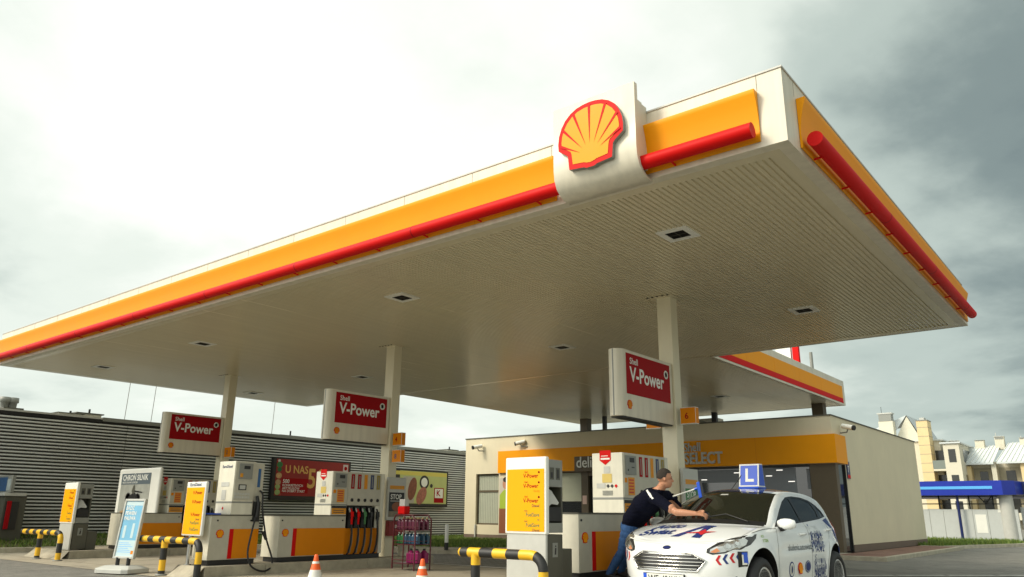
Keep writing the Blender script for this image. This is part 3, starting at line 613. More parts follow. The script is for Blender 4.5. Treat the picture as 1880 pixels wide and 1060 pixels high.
for cy, cz, r_, c_ in ((17.66, 2.78, .13, (0.03, 0.20, 0.05)), (17.70, 2.60, .10, (0.02, 0.13, 0.03)), (17.68, 2.38, .13, (0.62, 0.36, 0.16)), (17.65, 2.14, .12, (0.50, 0.34, 0.18)), (17.64, 1.98, .11, (0.36, 0.46, 0.16)), (17.66, 1.78, .12, (0.62, 0.55, 0.48)), (17.80, 1.70, .05, (0.5, 0.04, 0.03)), (17.66, 2.92, .06, (0.7, 0.68, 0.6))):
    flat(f, circle(r_, 14, 0, 0, r_ * .85), (bx + .006, max(cy, 17.56 + r_), cz), '+X', mat('print_%d' % int(cy * 1000 + cz * 100), c_, .5, noise=.3, nscale=12), lift=r_ * .01)
f.box(bx + .004, bx + .006, 20.7, 20.95, 2.66, 2.93, mat('print_pale', (0.6, 0.52, 0.5), .5)); flat(f, circle(.08, 12), (bx + .007, 20.83, 2.78), '+X', 'darkred'); f.build('food_print')
bb = thing('billboard', 'pale green food billboard with sausage and letter K on the striped wall', 'billboard', (WX, 25, 1.4)); f = MB(bb); f.box(WX + .02, bx, 23.3, 26.9, 1.36, 2.93, 'black'); f.build('frame', bev=.01)
f = MB(bb); pg = mat('print_lime', (0.48, 0.52, 0.19), .45, noise=.1, nscale=2); f.box(bx, bx + .004, 23.85, 26.8, 1.48, 2.86, pg); f.box(bx + .004, bx + .005, 23.4, 26.8, 2.68, 2.84, mat('print_lemon', (0.62, 0.52, 0.10), .5)); f.box(bx + .004, bx + .006, 24.05, 24.75, 1.49, 2.62, mat('print_stone', (0.46, 0.42, 0.35), .6, noise=.2)); f.build('poster')
f = MB(bb); sm = mat('print_meat', (0.22, 0.06, 0.03), .4, noise=.5, nscale=7)
e = [(x * math.cos(.25) - y * math.sin(.25), x * math.sin(.25) + y * math.cos(.25)) for x, y in circle(.25, 20, 0, 0, .50)]; flat(f, [(-x, y) for x, y in e], (bx + .009, 24.62, 2.10), '+X', sm)
e = [(x * math.cos(.6) - y * math.sin(.6), x * math.sin(.6) + y * math.cos(.6)) for x, y in circle(.26, 20, 0, 0, .42)]; flat(f, [(-x, y) for x, y in e], (bx + .010, 25.2, 1.82), '+X', mat('print_ham', (0.40, 0.13, 0.09), .4, noise=.5, nscale=9))
flat(f, circle(.30, 22), (bx + .008, 25.35, 2.40), '+X', 'black'); flat(f, circle(.20, 22), (bx + .011, 25.35, 2.40), '+X', 'white'); flat(f, circle(.09, 10), (bx + .012, 25.8, 2.26), '+X', 'black')
f.box(bx + .004, bx + .008, 26.0, 26.62, 1.53, 2.18, 'darkred'); f.box(bx + .008, bx + .009, 26.05, 26.57, 1.74, 2.14, 'white'); put_text(f, 'K', .36, (bx + .0105, 26.14, 1.83), '+X', 'darkred', .025, sx=1.1); f.build('food_print')

# ================================================================== RIGHT BACKGROUND
yb = mat('yellow_brick', (0.70, 0.55, 0.30), .8, noise=.12, nscale=.5); wr = mat('white_render', (0.62, 0.585, 0.47), .8, noise=.06); rf = mat('pale_metal_roof', (0.58, 0.62, 0.62), .4, noise=.06, nscale=.3)
dkw = mat('window_dark', (0.03, 0.032, 0.03), .15); bal = mat('balcony_glass', (0.17, 0.20, 0.18), .15)
ap = thing('apartment_block', 'white apartment block with tall yellow brick stair tower behind the shop', 'apartment block', (-19, 100, 0))
f = MB(ap); f.box(-19.7, -18.55, 99, 101, 0, 11.75, yb)
for z in range(1, 12): f.box(-19.71, -18.54, 98.985, 98.998, z - .02, z + .02, 'mgrey'); f.box(-18.549, -18.535, 98.99, 101, z - .02, z + .02, 'mgrey')
f.box(-19.75, -18.5, 98.95, 101.05, 11.75, 11.85, 'mgrey'); f.box(-19.4, -18.9, 99.4, 100.5, 11.85, 12.15, 'lgrey'); f.build('stair_tower')
f = MB(ap); f.box(-30, -17.9, 101.02, 112, 0, 9.6, wr); f.box(-16.95, -15.4, 97, 112, 0, 8.9, wr); f.box(-17.9, -16.95, 102, 112, 0, 9.2, wr); f.build('wall')
f = MB(ap); f.box(-30.2, -17.5, 100.8, 112, 9.6, 9.75, rf); f.box(-17.2, -15.2, 96.8, 112, 8.9, 9.05, rf); f.build('roof')
for k in range(3):
    z = .8 + k * 2.75
    f = MB(ap); f.box(-18.5, -16.97, 98.8, 101.0, z - .2, z, wr); f.box(-18.5, -16.97, 98.8, 98.85, z, z + .95, bal); f.box(-18.5, -17.0, 101.0, 101.1, z + .1, z + 2.2, dkw); f.build('balcony')
    f = MB(ap); f.box(-15.4, -15.38, 99, 103, z + .7, z + 2.1, dkw); f.box(-16.5, -15.8, 96.97, 97.0, z + .6, z + 2.0, dkw); f.build('window')
gb = thing('gabled_house', 'pale metal gable roof with boxy chimney showing over the shop side wall', 'house', (-24, 108, 0))
f = MB(gb); f.add([(-25.5, 110, 9.0), (-20.8, 110, 9.0), (-22.9, 110, 13.6), (-33, 118, 9.6), (-33, 126, 9.6), (-22.9, 120, 13.6), (-20.8, 120, 9.0)], [(0, 1, 2), (1, 6, 5, 2)], wr); f.build('gable_wall')
f = MB(gb); f.add([(-26.5, 109.9, 8.9), (-22.9, 109.9, 13.75), (-22.9, 122, 13.75), (-31, 122, 12.8), (-33, 109.9, 9.8)], [(0, 1, 2, 3, 4)], rf); f.add([(-22.9, 109.9, 13.75), (-20.6, 109.9, 9.2), (-20.6, 122, 9.2), (-22.9, 122, 13.75)], [(0, 1, 2, 3)], rf); f.build('roof')
f = MB(gb); f.box(-26.0, -24.3, 108.5, 109.8, 11.0, 13.0, wr); f.box(-25.9, -24.4, 108.45, 109.7, 13.0, 13.9, 'mgrey'); f.box(-26.05, -24.25, 108.4, 109.8, 13.9, 14.05, 'lgrey'); f.tube([(-25.6, 109, 14), (-25.6, 109, 14.9)], .03, 'black', 6); f.build('chimney')
ab = thing('apartment_block', 'long apartment block with pale seamed metal roof and dark loggias at right', 'apartment block', (-12, 100, 0))
f = MB(ab); f.box(-16.2, 8, 101.5, 113, 0, 6.9, wr); f.box(-16.6, -15.0, 100, 101.49, 0, 6.6, yb); f.box(-10.35, -8.6, 100, 101.49, 0, 6.9, yb); f.box(-13.05, -12.6, 100.0, 101.49, 0, 7.0, wr); f.build('wall')
f = MB(ab)
def roofp(x0, x1, z0, z1):
    f.add([(x0, 99.6, z0), (x1, 99.6, z0), (x1 + .3, 105, z1), (x0 + .9, 105, z1), (x0, 99.6, z0 - .18), (x1, 99.6, z0 - .18)], [(0, 1, 2, 3), (4, 5, 1, 0)], rf); n = int((x1 - x0) / .42)
    for k in range(n + 1): q = x0 + (x1 - x0) * k / n; a = Vector((q, 99.58, z0 + .05)); b = Vector((q + .9 - .6 * k / n, 105, z1 + .05)); f.tube([a, b], .035, 'white', 4, False)
roofp(-15.75, -12.75, 6.9, 9.1); roofp(-12.45, -8.0, 6.95, 9.35); roofp(-7.9, 6, 6.95, 9.4); f.box(-17.3, -15.0, 103, 110, 8.2, 8.75, rf); f.build('roof')
for x0, x1, z in ((-14.95, -13.1, 4.3), (-12.55, -10.4, 4.35), (-14.95, -13.1, 1.4), (-12.55, -10.4, 1.4), (-8.5, -4, 4.35), (-8.5, -4, 1.4)):
    f = MB(ab); f.box(x0, x1, 99.9, 100.05, z - .5, z + .25, wr); f.box(x0, x1, 100.05, 101.5, z - .5, z - .3, wr); f.box(x0 + .02, x1 - .02, 101.42, 101.46, z - .2, z + 2.1, mat('loggia_back', (0.36, 0.33, 0.24), .8)); f.build('balcony')
    f = MB(ab); w_ = (x1 - x0); f.box(x0 + .3 * w_, x0 + .72 * w_, 101.36, 101.41, z - .1, z + 1.75, dkw); f.build('window')
for x, h in ((-12.4, .75), (-10.0, .35), (-14.4, .2), (-17.0, .3)):
    f = MB(ab); f.box(x - .45, x + .45, 104.2, 105.2, 8.6, 9.6 + h * .55, wr); f.box(x - .38, x + .38, 104.15, 105.1, 9.6 + h * .2, 9.6 + h * .5, 'mgrey'); f.box(x - .5, x + .5, 104.1, 105.3, 9.6 + h * .55, 9.6 + h * .63, 'lgrey'); f.tube([(x - .3, 104.5, 9.6 + h * .6), (x - .3, 104.5, 9.6 + h * 1.2)], .04, 'lgrey', 6); f.build('chimney')
# car wash: blue canopy on a round grey column, grey panels
cw = thing('car_wash', 'self service car wash with dark blue canopy and pale grey wall panels', 'car wash', (-7, 44, 0))
f = MB(cw); f.box(-14, -5.35, 43.3, 52, 2.14, 2.80, 'blue'); f.box(-5.35, 2, 45.2, 52, 2.2, 2.80, 'navy'); f.add([(-5.35, 43.3, 2.14), (-4.9, 43.9, 2.16), (-4.75, 45.19, 2.2), (-5.35, 45.19, 2.2), (-5.35, 43.3, 2.80), (-4.9, 43.9, 2.80), (-4.75, 45.19, 2.80), (-5.35, 45.19, 2.80)], [(0, 1, 5, 4), (1, 2, 6, 5), (0, 3, 2, 1), (4, 5, 6, 7)], 'blue'); f.build('canopy')
f = MB(cw); f.box(-14, -5.75, 43.285, 43.3, 2.42, 2.55, 'cyan'); f.box(-4.55, -4.3, 45.185, 45.2, 2.46, 2.56, 'cyan'); f.build('light_stripe')
f = MB(cw); put_text(f, '24h', .66, (-4.35, 45.17, 2.22), '-Y', mat('print_amber', (0.75, 0.48, 0.10), .5), .015, sx=.9); f.build('lettering')
f = MB(cw); f.lathe([(.31, 0), (.29, 2.2)], (-5.36, 44.0, 0), 'lgrey', 24); f.build('column')
pnl = mat('wall_panel', (0.50, 0.525, 0.51), .45, noise=.05); f = MB(cw)
for k in range(8):
    a = -9.92 + k * .624; f.box(a, a + .605, 43.9, 43.96, .0, 1.49, pnl); f.box(a + .606, a + .623, 43.91, 43.95, .0, 1.52, 'mgrey')
for k in range(8):
    a = -4.9 + k * .85; f.box(a, a + .83, 44.6, 44.66, .0, 1.6, pnl); f.box(a + .831, a + .849, 44.61, 44.65, .0, 1.6, 'mgrey')
f.build('wall_panel'); f = MB(cw); f.box(-6.72, -6.26, 43.89, 43.899, .42, 1.26, 'white'); f.box(-5.75, -5.45, 43.89, 43.899, 1.36, 1.46, 'white'); f.box(-4.5, -4.27, 44.59, 44.599, 1.05, 1.3, 'darkred'); f.build('notice_board')
f = MB(cw); f.tube([(-7.32, 43.6, 2.2), (-7.32, 43.6, 0.05)], .06, 'navy', 8); f.build('post')
f = MB(cw)
for z in (1.72, 2.08): f.box(-9.4, 0, 44.0, 44.06, z, z + .05, 'black')
for x in (-8.2, -6.9, -5.9, -4.6, -3.9): f.box(x - .03, x + .03, 44.0, 44.06, 1.5, 2.14, 'black')
for x in (-6.2, -3.7): f.tube([(x - .3, 43.98, 2.14), (x, 43.98, 1.75), (x + .3, 43.98, 2.14)], .03, 'black', 6); f.lathe([(.12, 0), (.12, .1)], (x, 43.97, 1.8), 'black', 10)
f.build('pipe_frame'); f = MB(cw); f.tube([(-4.45 + .16 * math.cos(a), 44.5, .55 + .3 * math.sin(a)) for a in [k * .4 for k in range(-2, 13)]], .02, 'mgrey', 6); f.build('hose')
tw = thing('pylon_sign', 'red topped price pylon of which only the tip shows above the rear canopy', 'sign', (-10.72, 33.6, 0)); f = MB(tw); f.tube([(-10.43, 33.6, 0), (-10.43, 33.6, 7.9)], .07, 'mgrey', 12); f.build('pole')
f = MB(tw); f.box(-11.18, -10.92, 33.5, 33.7, 7.0, 8.75, 'red'); f.build('red_panel'); f = MB(tw); f.box(-11.9, -11.26, 33.5, 33.7, 7.0, 8.45, 'white'); f.box(-11.9, -10.4, 33.55, 33.65, 6.9, 6.98, 'mgrey'); f.build('white_panel')

# ================================================================== PUMP ISLANDS
def island(x0, x1, y0, y1, top, label):
    t = thing('pump_island', label, 'kerb island', ((x0 + x1) / 2, y0, 0), 'concrete pump islands'); f = MB(t); ch = .32
    f.add([(x0 + .12, y0, -.05), (x1 - .12, y0, -.05), (x1, y0 + .12, -.05), (x0, y0 + .12, -.05), (x0 + .1, y0 + ch, top), (x1 - .1, y0 + ch, top), (x0 + .01, y0 + ch, top), (x1 - .01, y0 + ch, top)], [(0, 1, 5, 4), (1, 2, 7, 5), (3, 0, 4, 6), (2, 3, 6, 7)], 'concrete')
    f.build('front_ramp'); y = y0 + ch + .004
    f = MB(t)
    while y < y1 - .01:
        b = min(y + 1.22, y1); f.box(x0, x0 + .15, y, b - .008, -.05, top, 'concrete'); f.box(x1 - .15, x1, y, b - .008, -.05, top, 'concrete'); y = b
    f.box(x0 + .151, x1 - .151, y1 - .15, y1 - .01, -.05, top, 'concrete'); f.build('kerb_stone', bev=.012)
    f = MB(t); f.box(x0 + .152, x1 - .152, y0 + ch + .004, y1 - .152, -.05, top - .008, 'slab'); f.build('deck')
island(-21.75, -19.75, 8.0, 13.3, .17, 'concrete pump island at the left under the poster board')
island(-13.77, -12.88, 7.36, 13.3, .17, 'concrete pump island in the middle holding the small and the large pump')
island(-7.0, -5.78, 7.75, 13.3, .25, 'concrete pump island nearest the white car')

sheet = mat('price_sheet', (0.68, 0.28, 0.01), .5, noise=.1, nscale=20)
tx = mat('print_dark', (0.05, 0.04, 0.03), .6); txr = mat('print_red_ink', (0.50, 0.02, 0.015), .5)
def pump(xp, y0, zi, label):
    t = thing('fuel_pump', label, 'fuel pump', (xp, y0, zi), 'five hose fuel pumps'); W_ = .52; x0 = xp - W_; z = zi
    f = MB(t); f.box(x0 + .03, xp - .03, y0 + .03, y0 + 2.60, z, z + .085, 'black'); f.build('plinth')
    f = MB(t); f.box(x0, xp, y0, y0 + 1.60, z + .086, z + .84, 'grey'); f.box(x0, xp, y0 - .012, y0 - .001, z + .086, z + .84, 'offwhite'); f.box(x0 - .01, xp + .01, y0 - .02, y0 + 1.60, z + .841, z + .86, 'dgrey'); cb = f.build('cabinet')
    f = MB(t); f.box(xp + .001, xp + .008, y0 + .40, y0 + 1.60, z + .10, z + .61, 'orange'); f.build('orange_panel', cb)
    f = MB(t); f.box(xp + .001, xp + .009, y0 + .315, y0 + .399, z + .10, z + .61, 'red'); f.build('red_stripe', cb)
    f = MB(t); emblem(f, .155, (xp + .001, y0 + .14, z + .46), '+X', .006); f.build('emblem', cb)
    for yy in (.05, 1.52): f = MB(t); f.lathe([(.016, 0), (.016, .012)], (xp + .001, y0 + yy, z + .76), 'black', 8, (1, 0, 0)); f.build('lock', cb)
    u0 = y0 + 1.19
    f = MB(t); f.box(x0 - .02, xp, u0, y0 + 1.60, z + .861, z + 1.74, 'offwhite'); f.box(x0 - .021, xp + .001, u0 - .003, u0 + .42, z + 1.05, z + 1.09, 'mgrey'); up = f.build('upper_unit', bev=.008)
    f = MB(t); f.box(xp + .001, xp + .012, u0 + .02, u0 + .40, z + 1.10, z + 1.73, 'grey'); f.build('side_panel', up)
    f = MB(t); f.box(xp + .012, xp + .03, u0 + .06, u0 + .36, z + 1.42, z + 1.70, 'mgrey'); f.box(xp + .03, xp + .033, u0 + .16, u0 + .30, z + 1.60, z + 1.67, 'black'); f.box(xp + .03, xp + .033, u0 + .10, u0 + .13, z + 1.47, z + 1.50, 'black'); f.box(xp + .03, xp + .033, u0 + .22, u0 + .30, z + 1.52, z + 1.535, 'black'); f.build('display', up, bev=.006)
    f = MB(t); f.box(xp + .012, xp + .015, u0 + .13, u0 + .32, z + 1.12, z + 1.38, sheet); f.box(xp + .012, xp + .015, u0 + .03, u0 + .10, z + 1.30, z + 1.37, 'orange')
    for k in range(5): f.box(xp + .0155, xp + .016, u0 + .15, u0 + .29, z + 1.15 + k * .045, z + 1.17 + k * .045, txr)
    f.build('price_sheet', up)
    f = MB(t); f.box(xp + .001, xp + .006, u0 + .03, u0 + .40, z + .88, z + 1.0, sheet); f.box(xp + .001, xp + .004, u0 + .02, u0 + .40, z + 1.001, z + 1.05, 'black')
    for k in range(2): f.box(xp + .0062, xp + .0068, u0 + .07, u0 + .34, z + .91 + k * .04, z + .925 + k * .04, 'brown')
    f.build('notice', up)
    # stickers on the end facing the road: red shield, bottle, symbols, small print
    f = MB(t); cx = (x0 + xp) / 2 - .01; yf = u0 - .004
    flat(f, [(-.10, .10), (-.10, -.05), (0, -.12), (.10, -.05), (.10, .10)], (cx - .03, yf, z + 1.68), '-Y', 'red'); f.box(cx - .11, cx + .05, yf - .002, yf - .001, z + 1.64, z + 1.665, 'white'); f.box(cx - .10, cx + .02, yf - .002, yf - .001, z + 1.69, z + 1.70, 'white')
    f.box(cx - .06, cx + .05, yf - .001, yf, z + 1.44, z + 1.54, 'lgrey'); f.box(cx - .09, cx + .08, yf - .001, yf, z + 1.30, z + 1.43, mat('sticker_pale_yellow', (0.62, 0.46, 0.12), .5))
    f.box(cx - .19, cx - .04, yf - .001, yf, z + 1.22, z + 1.29, 'lgrey')
    for k in range(3): flat(f, [(-.03, 0), (0, -.03), (.03, 0), (0, .03)], (cx + .01 + k * .07, yf - .001, z + 1.25), '-Y', 'black' if k < 2 else 'red')
    f.build('sticker', up)
    f = MB(t)
    for k in range(8): f.box(cx - .09, cx + .09, yf - .001, yf, z + 1.115 + k * .009, z + 1.119 + k * .009, 'mgrey')
    f.build('small_print', up)
    n0, n1 = y0 + 1.602, y0 + 2.62
    f = MB(t); f.box(x0 + .04, xp - .03, n0, n1, z + .086, z + .60, 'orange'); f.box(x0, xp, n0, n1, z + 1.06, z + 1.74, 'grey'); f.box(x0 + .06, xp - .12, n0, n1, z + .60, z + 1.06, 'black'); f.box(x0 + .02, xp - .01, n0 + .80, n1, z + .6, z + 1.06, 'offwhite'); f.box(x0 + .02, xp + .004, n1 - .09, n1 + .003, z + .086, z + 1.738, 'offwhite'); hd = f.build('hose_tower', bev=.006)
    bands = ['darkred', 'darkred', sheet, 'navy', mat('olive_band', (0.30, 0.22, 0.02), .5)]; grips = ['red', 'red', 'green', 'black', 'black']
    for k in range(5):
        yy = n0 + .13 + k * .178
        f = MB(t); f.box(xp + .001, xp + .006, yy - .045, yy + .045, z + 1.40, z + 1.70, bands[k]); f.box(xp + .0062, xp + .0068, yy - .012, yy + .012, z + 1.43, z + 1.67, 'mgrey' if k != 2 else 'orange'); f.build('grade_strip', hd)
        f = MB(t); f.lathe([(.035, 0), (.035, .012), (.022, .014), (.022, .004), (0, .004)], (xp + .001, yy, z + 1.17), 'black', 14, (1, 0, 0)); f.build('push_button', hd)
        f = MB(t); f.box(xp - .119, xp - .02, yy - .06, yy + .06, z + .61, z + 1.03, 'black')
        f.tube([(xp - .02, yy, z + .98), (xp + .04, yy - .01, z + .90), (xp + .05, yy - .012, z + .76)], .03, grips[k], 8); f.tube([(xp + .045, yy - .01, z + .93), (xp + .06, yy - .01, z + .83)], .038, grips[k], 8); f.tube([(xp - .03, yy - .03, z + 1.0), (xp + .03, yy - .05, z + .93)], .017, 'lgrey', 8); f.box(xp + .03, xp + .055, yy - .05, yy - .03, z + .78, z + .9, 'black')
        nz = f.build('nozzle')
        f = MB(t); f.tube([(xp + .05, yy - .012, z + .76), (xp + .055, yy - .01, z + .68)], .023, grips[k], 8); f.tube([(xp + .055, yy - .01, z + .69), (xp + .07, yy - .01, z + .5), (xp + .06, yy - .02, z + .28), (xp + .04, yy - .05, z + .12), (xp + .0, yy - .05, z + .09)], .019, 'rubber', 8)
        f.tube([(xp + .02, yy + .035, z + .62), (xp + .03, yy + .04, z + .35), (xp + .02, yy, z + .11)], .016, 'mgrey', 8); f.build('hose', nz)
    return t
pump(-13.15, 9.31, .17, 'five hose fuel pump with red shield sticker on the middle island behind the cones')
pump(-6.10, 9.08, .26, 'five hose fuel pump behind the man leaning over the white car')
pump(-20.07, 9.54, .17, 'five hose fuel pump beside the motorcycle poster at the left')

# small one hose pump with its long loop
t = thing('fuel_pump', 'tall single hose pump with black looped hose and blue strip on the middle island', 'fuel pump', (-13.15, 7.87, .17)); xp, y0, z = -13.15, 7.87, .17; x0 = xp - .50
f = MB(t); f.box(x0 + .03, xp - .03, y0 + .03, y0 + .96, z, z + .085, 'black'); f.build('plinth')
f = MB(t); f.box(x0, xp, y0, y0 + .98, z + .086, z + .84, 'grey'); f.box(x0, xp, y0 - .012, y0 - .001, z + .086, z + .84, 'offwhite'); f.box(x0 - .01, xp + .01, y0 - .02, y0 + .98, z + .841, z + .858, 'dgrey'); cb = f.build('cabinet')
f = MB(t); f.box(xp + .001, xp + .008, y0 + .46, y0 + .98, z + .10, z + .61, 'orange'); f.build('orange_panel', cb); f = MB(t); f.box(xp + .001, xp + .009, y0 + .38, y0 + .459, z + .10, z + .61, 'red'); f.build('red_stripe', cb)
f = MB(t); emblem(f, .155, (xp + .001, y0 + .19, z + .46), '+X', .006); f.build('emblem', cb)
for yy in (.12, .80): f = MB(t); f.lathe([(.016, 0), (.016, .012)], (xp + .001, y0 + yy, z + .76), 'black', 8, (1, 0, 0)); f.build('lock', cb)
u0 = y0 + .36; f = MB(t); f.box(x0 - .03, xp, u0, y0 + .80, z + .859, z + 1.82, 'offwhite'); f.box(x0 - .031, xp + .001, u0 - .003, y0 + .80, z + 1.06, z + 1.10, 'mgrey'); up = f.build('upper_unit', bev=.008)
f = MB(t); f.box(xp + .001, xp + .012, u0 + .02, u0 + .43, z + 1.12, z + 1.81, 'grey'); f.build('side_panel', up)
f = MB(t); f.box(xp + .012, xp + .03, u0 + .08, u0 + .36, z + 1.50, z + 1.78, 'mgrey'); f.box(xp + .03, xp + .033, u0 + .17, u0 + .30, z + 1.68, z + 1.74, 'black'); f.box(xp + .03, xp + .033, u0 + .10, u0 + .16, z + 1.53, z + 1.60, sheet); f.build('display', up, bev=.006)
f = MB(t); f.box(xp + .012, xp + .02, u0 + .10, u0 + .26, z + 1.30, z + 1.40, 'black'); f.box(xp + .02, xp + .022, u0 + .12, u0 + .24, z + 1.315, z + 1.385, 'lgrey')
for r_ in range(2):
    for k in range(6): f.box(xp + .012, xp + .018, u0 + .03 + k * .055, u0 + .07 + k * .055, z + 1.15 + r_ * .06, z + 1.19 + r_ * .06, 'lgrey')
f.build('keypad', up); f = MB(t); put_text(f, 'EuroDiesel', .075, (x0 + .08, u0 - .004, z + 1.70), '-Y', 'navy', .01); f.box(x0 + .10, x0 + .36, u0 - .005, u0 - .004, z + 1.36, z + 1.44, 'lgrey'); f.box(x0 + .14, x0 + .28, u0 - .005, u0 - .004, z + 1.12, z + 1.3, 'lgrey'); flat(f, [(-.03, 0), (0, -.03), (.03, 0), (0, .03)], (x0 + .22, u0 - .004, z + .97), '-Y', 'red'); f.build('sticker', up)
f = MB(t); f.box(x0 - .05, x0 + .22, u0 - .30, u0 - .02, z + .859, z + .885, 'signblue'); f.build('blue_tray', cb)
f = MB(t); f.box(x0, xp - .02, y0 + .801, y0 + 1.0, z + .86, z + 1.80, 'grey'); f.box(xp - .019, xp - .012, y0 + .87, y0 + .93, z + 1.36, z + 1.70, mat('blue_strip', (0.02, 0.10, 0.26), .4)); hd = f.build('hose_tower', bev=.006)
f = MB(t); f.box(xp - .019, xp + .05, y0 + .82, y0 + .94, z + .74, z + 1.10, 'black'); f.tube([(xp + .03, y0 + .86, z + 1.2), (xp + .07, y0 + .88, z + 1.05), (xp + .08, y0 + .86, z + .82)], .03, 'black', 8); f.build('nozzle')
f = MB(t); f.tube(cat([(xp, y0 + .93, z + 1.30), (xp + .06, y0 + .96, z + 1.22), (xp + .10, y0 + .96, z + .95), (xp + .12, y0 + 1.08, z + .45), (xp + .15, y0 + 1.22, z + .10), (xp + .24, y0 + 1.16, z - .06), (xp + .34, y0 + .92, z - .12), (xp + .36, y0 + .66, z - .02), (xp + .30, y0 + .60, z + .20), (xp + .18, y0 + .72, z + .55), (xp + .08, y0 + .84, z + .82)], 8), .017, 'rubber', 10); f.tube([(xp + .11, y0 + 1.0, z + .56), (xp + .125, y0 + 1.08, z + .42)], .028, 'rubber', 8); f.build('hose')

# price totems
def totem(xp, y0, zi, label, w=.66):
    t = thing('price_totem', label, 'price totem', (xp, y0, zi), 'totems with a litter bin side'); x0 = xp - w; z = zi
    f = MB(t); f.box(x0 + .015, xp - .015, y0 + .015, y0 + .06, z, z + .62, 'lgrey'); f.box(x0 - .0, xp, y0, y0 + .07, z + .60, z + 1.55, 'white'); bd = f.build('board', bev=.018, seg=3)
    f = MB(t); f.box(x0 + .035, xp - .03, y0 - .006, y0 - .001, z + .635, z + 1.40, mat('totem_yellow', (0.90, 0.39, 0.002), .45, spec=.15)); f.build('yellow_panel', bd)
    f = MB(t); yf = y0 - .008; xr = xp - .10
    for k, zz in enumerate((1.29, 1.165, .985)):
        put_text(f, 'V-Power', .072, (xr - .02, yf, z + zz), '-Y', 'darkred', .012, 'RIGHT', .92); put_text(f, 'Shell', .028, (xr - .24, yf, z + zz + .062), '-Y', 'darkred', .006); f.lathe([(.014, 0), (.014, .002), (.009, .002), (.009, 0)], (xr - .01, yf + .001, z + zz + .066), 'darkred', 12, (0, -1, 0))
    put_text(f, 'Racing', .035, (xr, yf, z + 1.115), '-Y', 'orange', .004, 'RIGHT'); put_text(f, 'Diesel', .048, (xr, yf, z + .93), '-Y', tx, .008, 'RIGHT')
    for zz, s_ in ((.815, '95'), (.69, 'Diesel')):
        put_text(f, 'FuelSave', .068, (xr, yf, z + zz), '-Y', 'green', .008, 'RIGHT', .92); put_text(f, 'Shell', .026, (xr - .24, yf, z + zz + .06), '-Y', tx, .006); put_text(f, s_, .034 if s_ == '95' else .045, (xr, yf, z + zz - .052), '-Y', tx if s_ != '95' else 'green', .006, 'RIGHT')
    f.build('lettering', bd)
    f = MB(t); d0, d1 = y0 + .071, y0 + .40; x1 = xp - .03
    f.box(x0 + .04, x1, d0, d1, z + 1.18, z + 1.52, 'mgrey'); f.box(x0 + .04, x1 - .25, d0, d1, z + .74, z + 1.18, 'dgrey'); f.box(x1 - .25, x1, d1 - .03, d1, z + .74, z + 1.18, 'dgrey'); f.box(x0 + .04, x1, d0, d1, z + .62, z + .74, 'mgrey'); f.build('dispenser', bev=.006)
    f = MB(t)
    for k in range(2): f.box(x1 - .001, x1 + .003, d0 + .05 + k * .13, d0 + .14 + k * .13, z + 1.27, z + 1.42, 'dgrey'); f.box(x1 + .003, x1 + .005, d0 + .065 + k * .14, d0 + .11 + k * .13, z + 1.29 + k * .0, z + 1.36 + k * .04, 'black')
    f.build('pictogram')
    f = MB(t); f.box(x1 - .02, x1 + .004, d0 + .03, d1 - .04, z + .76, z + .93, 'black'); f.build('slot')
    f = MB(t); pw = mat('paper_towel', (0.50, 0.50, 0.47), .8); f.add([(x1 - .20, d0 + .01, z + .98), (x1 - .02, d0 + .02, z + .93), (x1 - .0, d0 + .09, z + .97), (x1 - .06, d0 + .09, z + 1.16), (x1 - .12, d0 + .03, z + 1.14), (x1 + .01, d0 + .20, z + .96), (x1 + .01, d0 + .23, z + .985), (x1 - .04, d0 + .14, z + 1.13)], [(0, 1, 4), (1, 2, 3, 4), (5, 6, 7), (2, 5, 7, 3)], pw); f.build('paper_towel')
    f = MB(t); f.box(x0 + .05, x1 - .01, d0 + .01, d1 + .01, z + .02, z + .60, 'dgrey'); bn = f.build('litter_bin', bev=.01); f = MB(t); f.box(x1 - .009, x1 - .005, d0 + .11, d0 + .22, z + .33, z + .50, 'mgrey'); f.lathe([(.012, 0), (.012, .002)], (x1 - .005, d0 + .175, z + .46), 'black', 8, (1, 0, 0)); f.add([(x1 - .004, d0 + .16, z + .44), (x1 - .004, d0 + .19, z + .44), (x1 - .004, d0 + .185, z + .36), (x1 - .004, d0 + .15, z + .36)], [(0, 1, 2, 3)], 'black'); f.build('litter_pictogram', bn)
    f = MB(t); f.box(x0 + .1, x1 - .04, d1 + .02, d1 + .26, z, z + .42, 'dgrey'); f.build('step_box', bev=.01)
totem(-5.90, 8.06, .25, 'yellow fuel price totem with grey litter bin side next to the large bollard hoop')
totem(-20.07, 8.40, .17, 'small distant yellow fuel price totem standing alone at the left', .70)
t = thing('price_board', 'thin yellow fuel price board on a grey pole beside the single hose pump', 'price board', (-13.5, 7.72, .17)); f = MB(t)
f.box(-13.82, -13.17, 7.70, 7.76, .66, 1.60, 'white'); bd = f.build('board', bev=.02, seg=3); f = MB(t); f.box(-13.79, -13.20, 7.694, 7.699, .69, 1.50, MATS['totem_yellow']); f.build('yellow_panel', bd)
f = MB(t); put_text(f, 'EuroDiesel', .085, (-13.70, 7.692, 1.525), '-Y', 'navy', .01)
for zz in (1.38, 1.22, 1.0): put_text(f, 'V-Power', .085, (-13.26, 7.692, zz), '-Y', 'darkred', .014, 'RIGHT')
for zz in (.86, .75): put_text(f, 'FuelSave', .085, (-13.26, 7.692, zz), '-Y', 'green', .01, 'RIGHT')
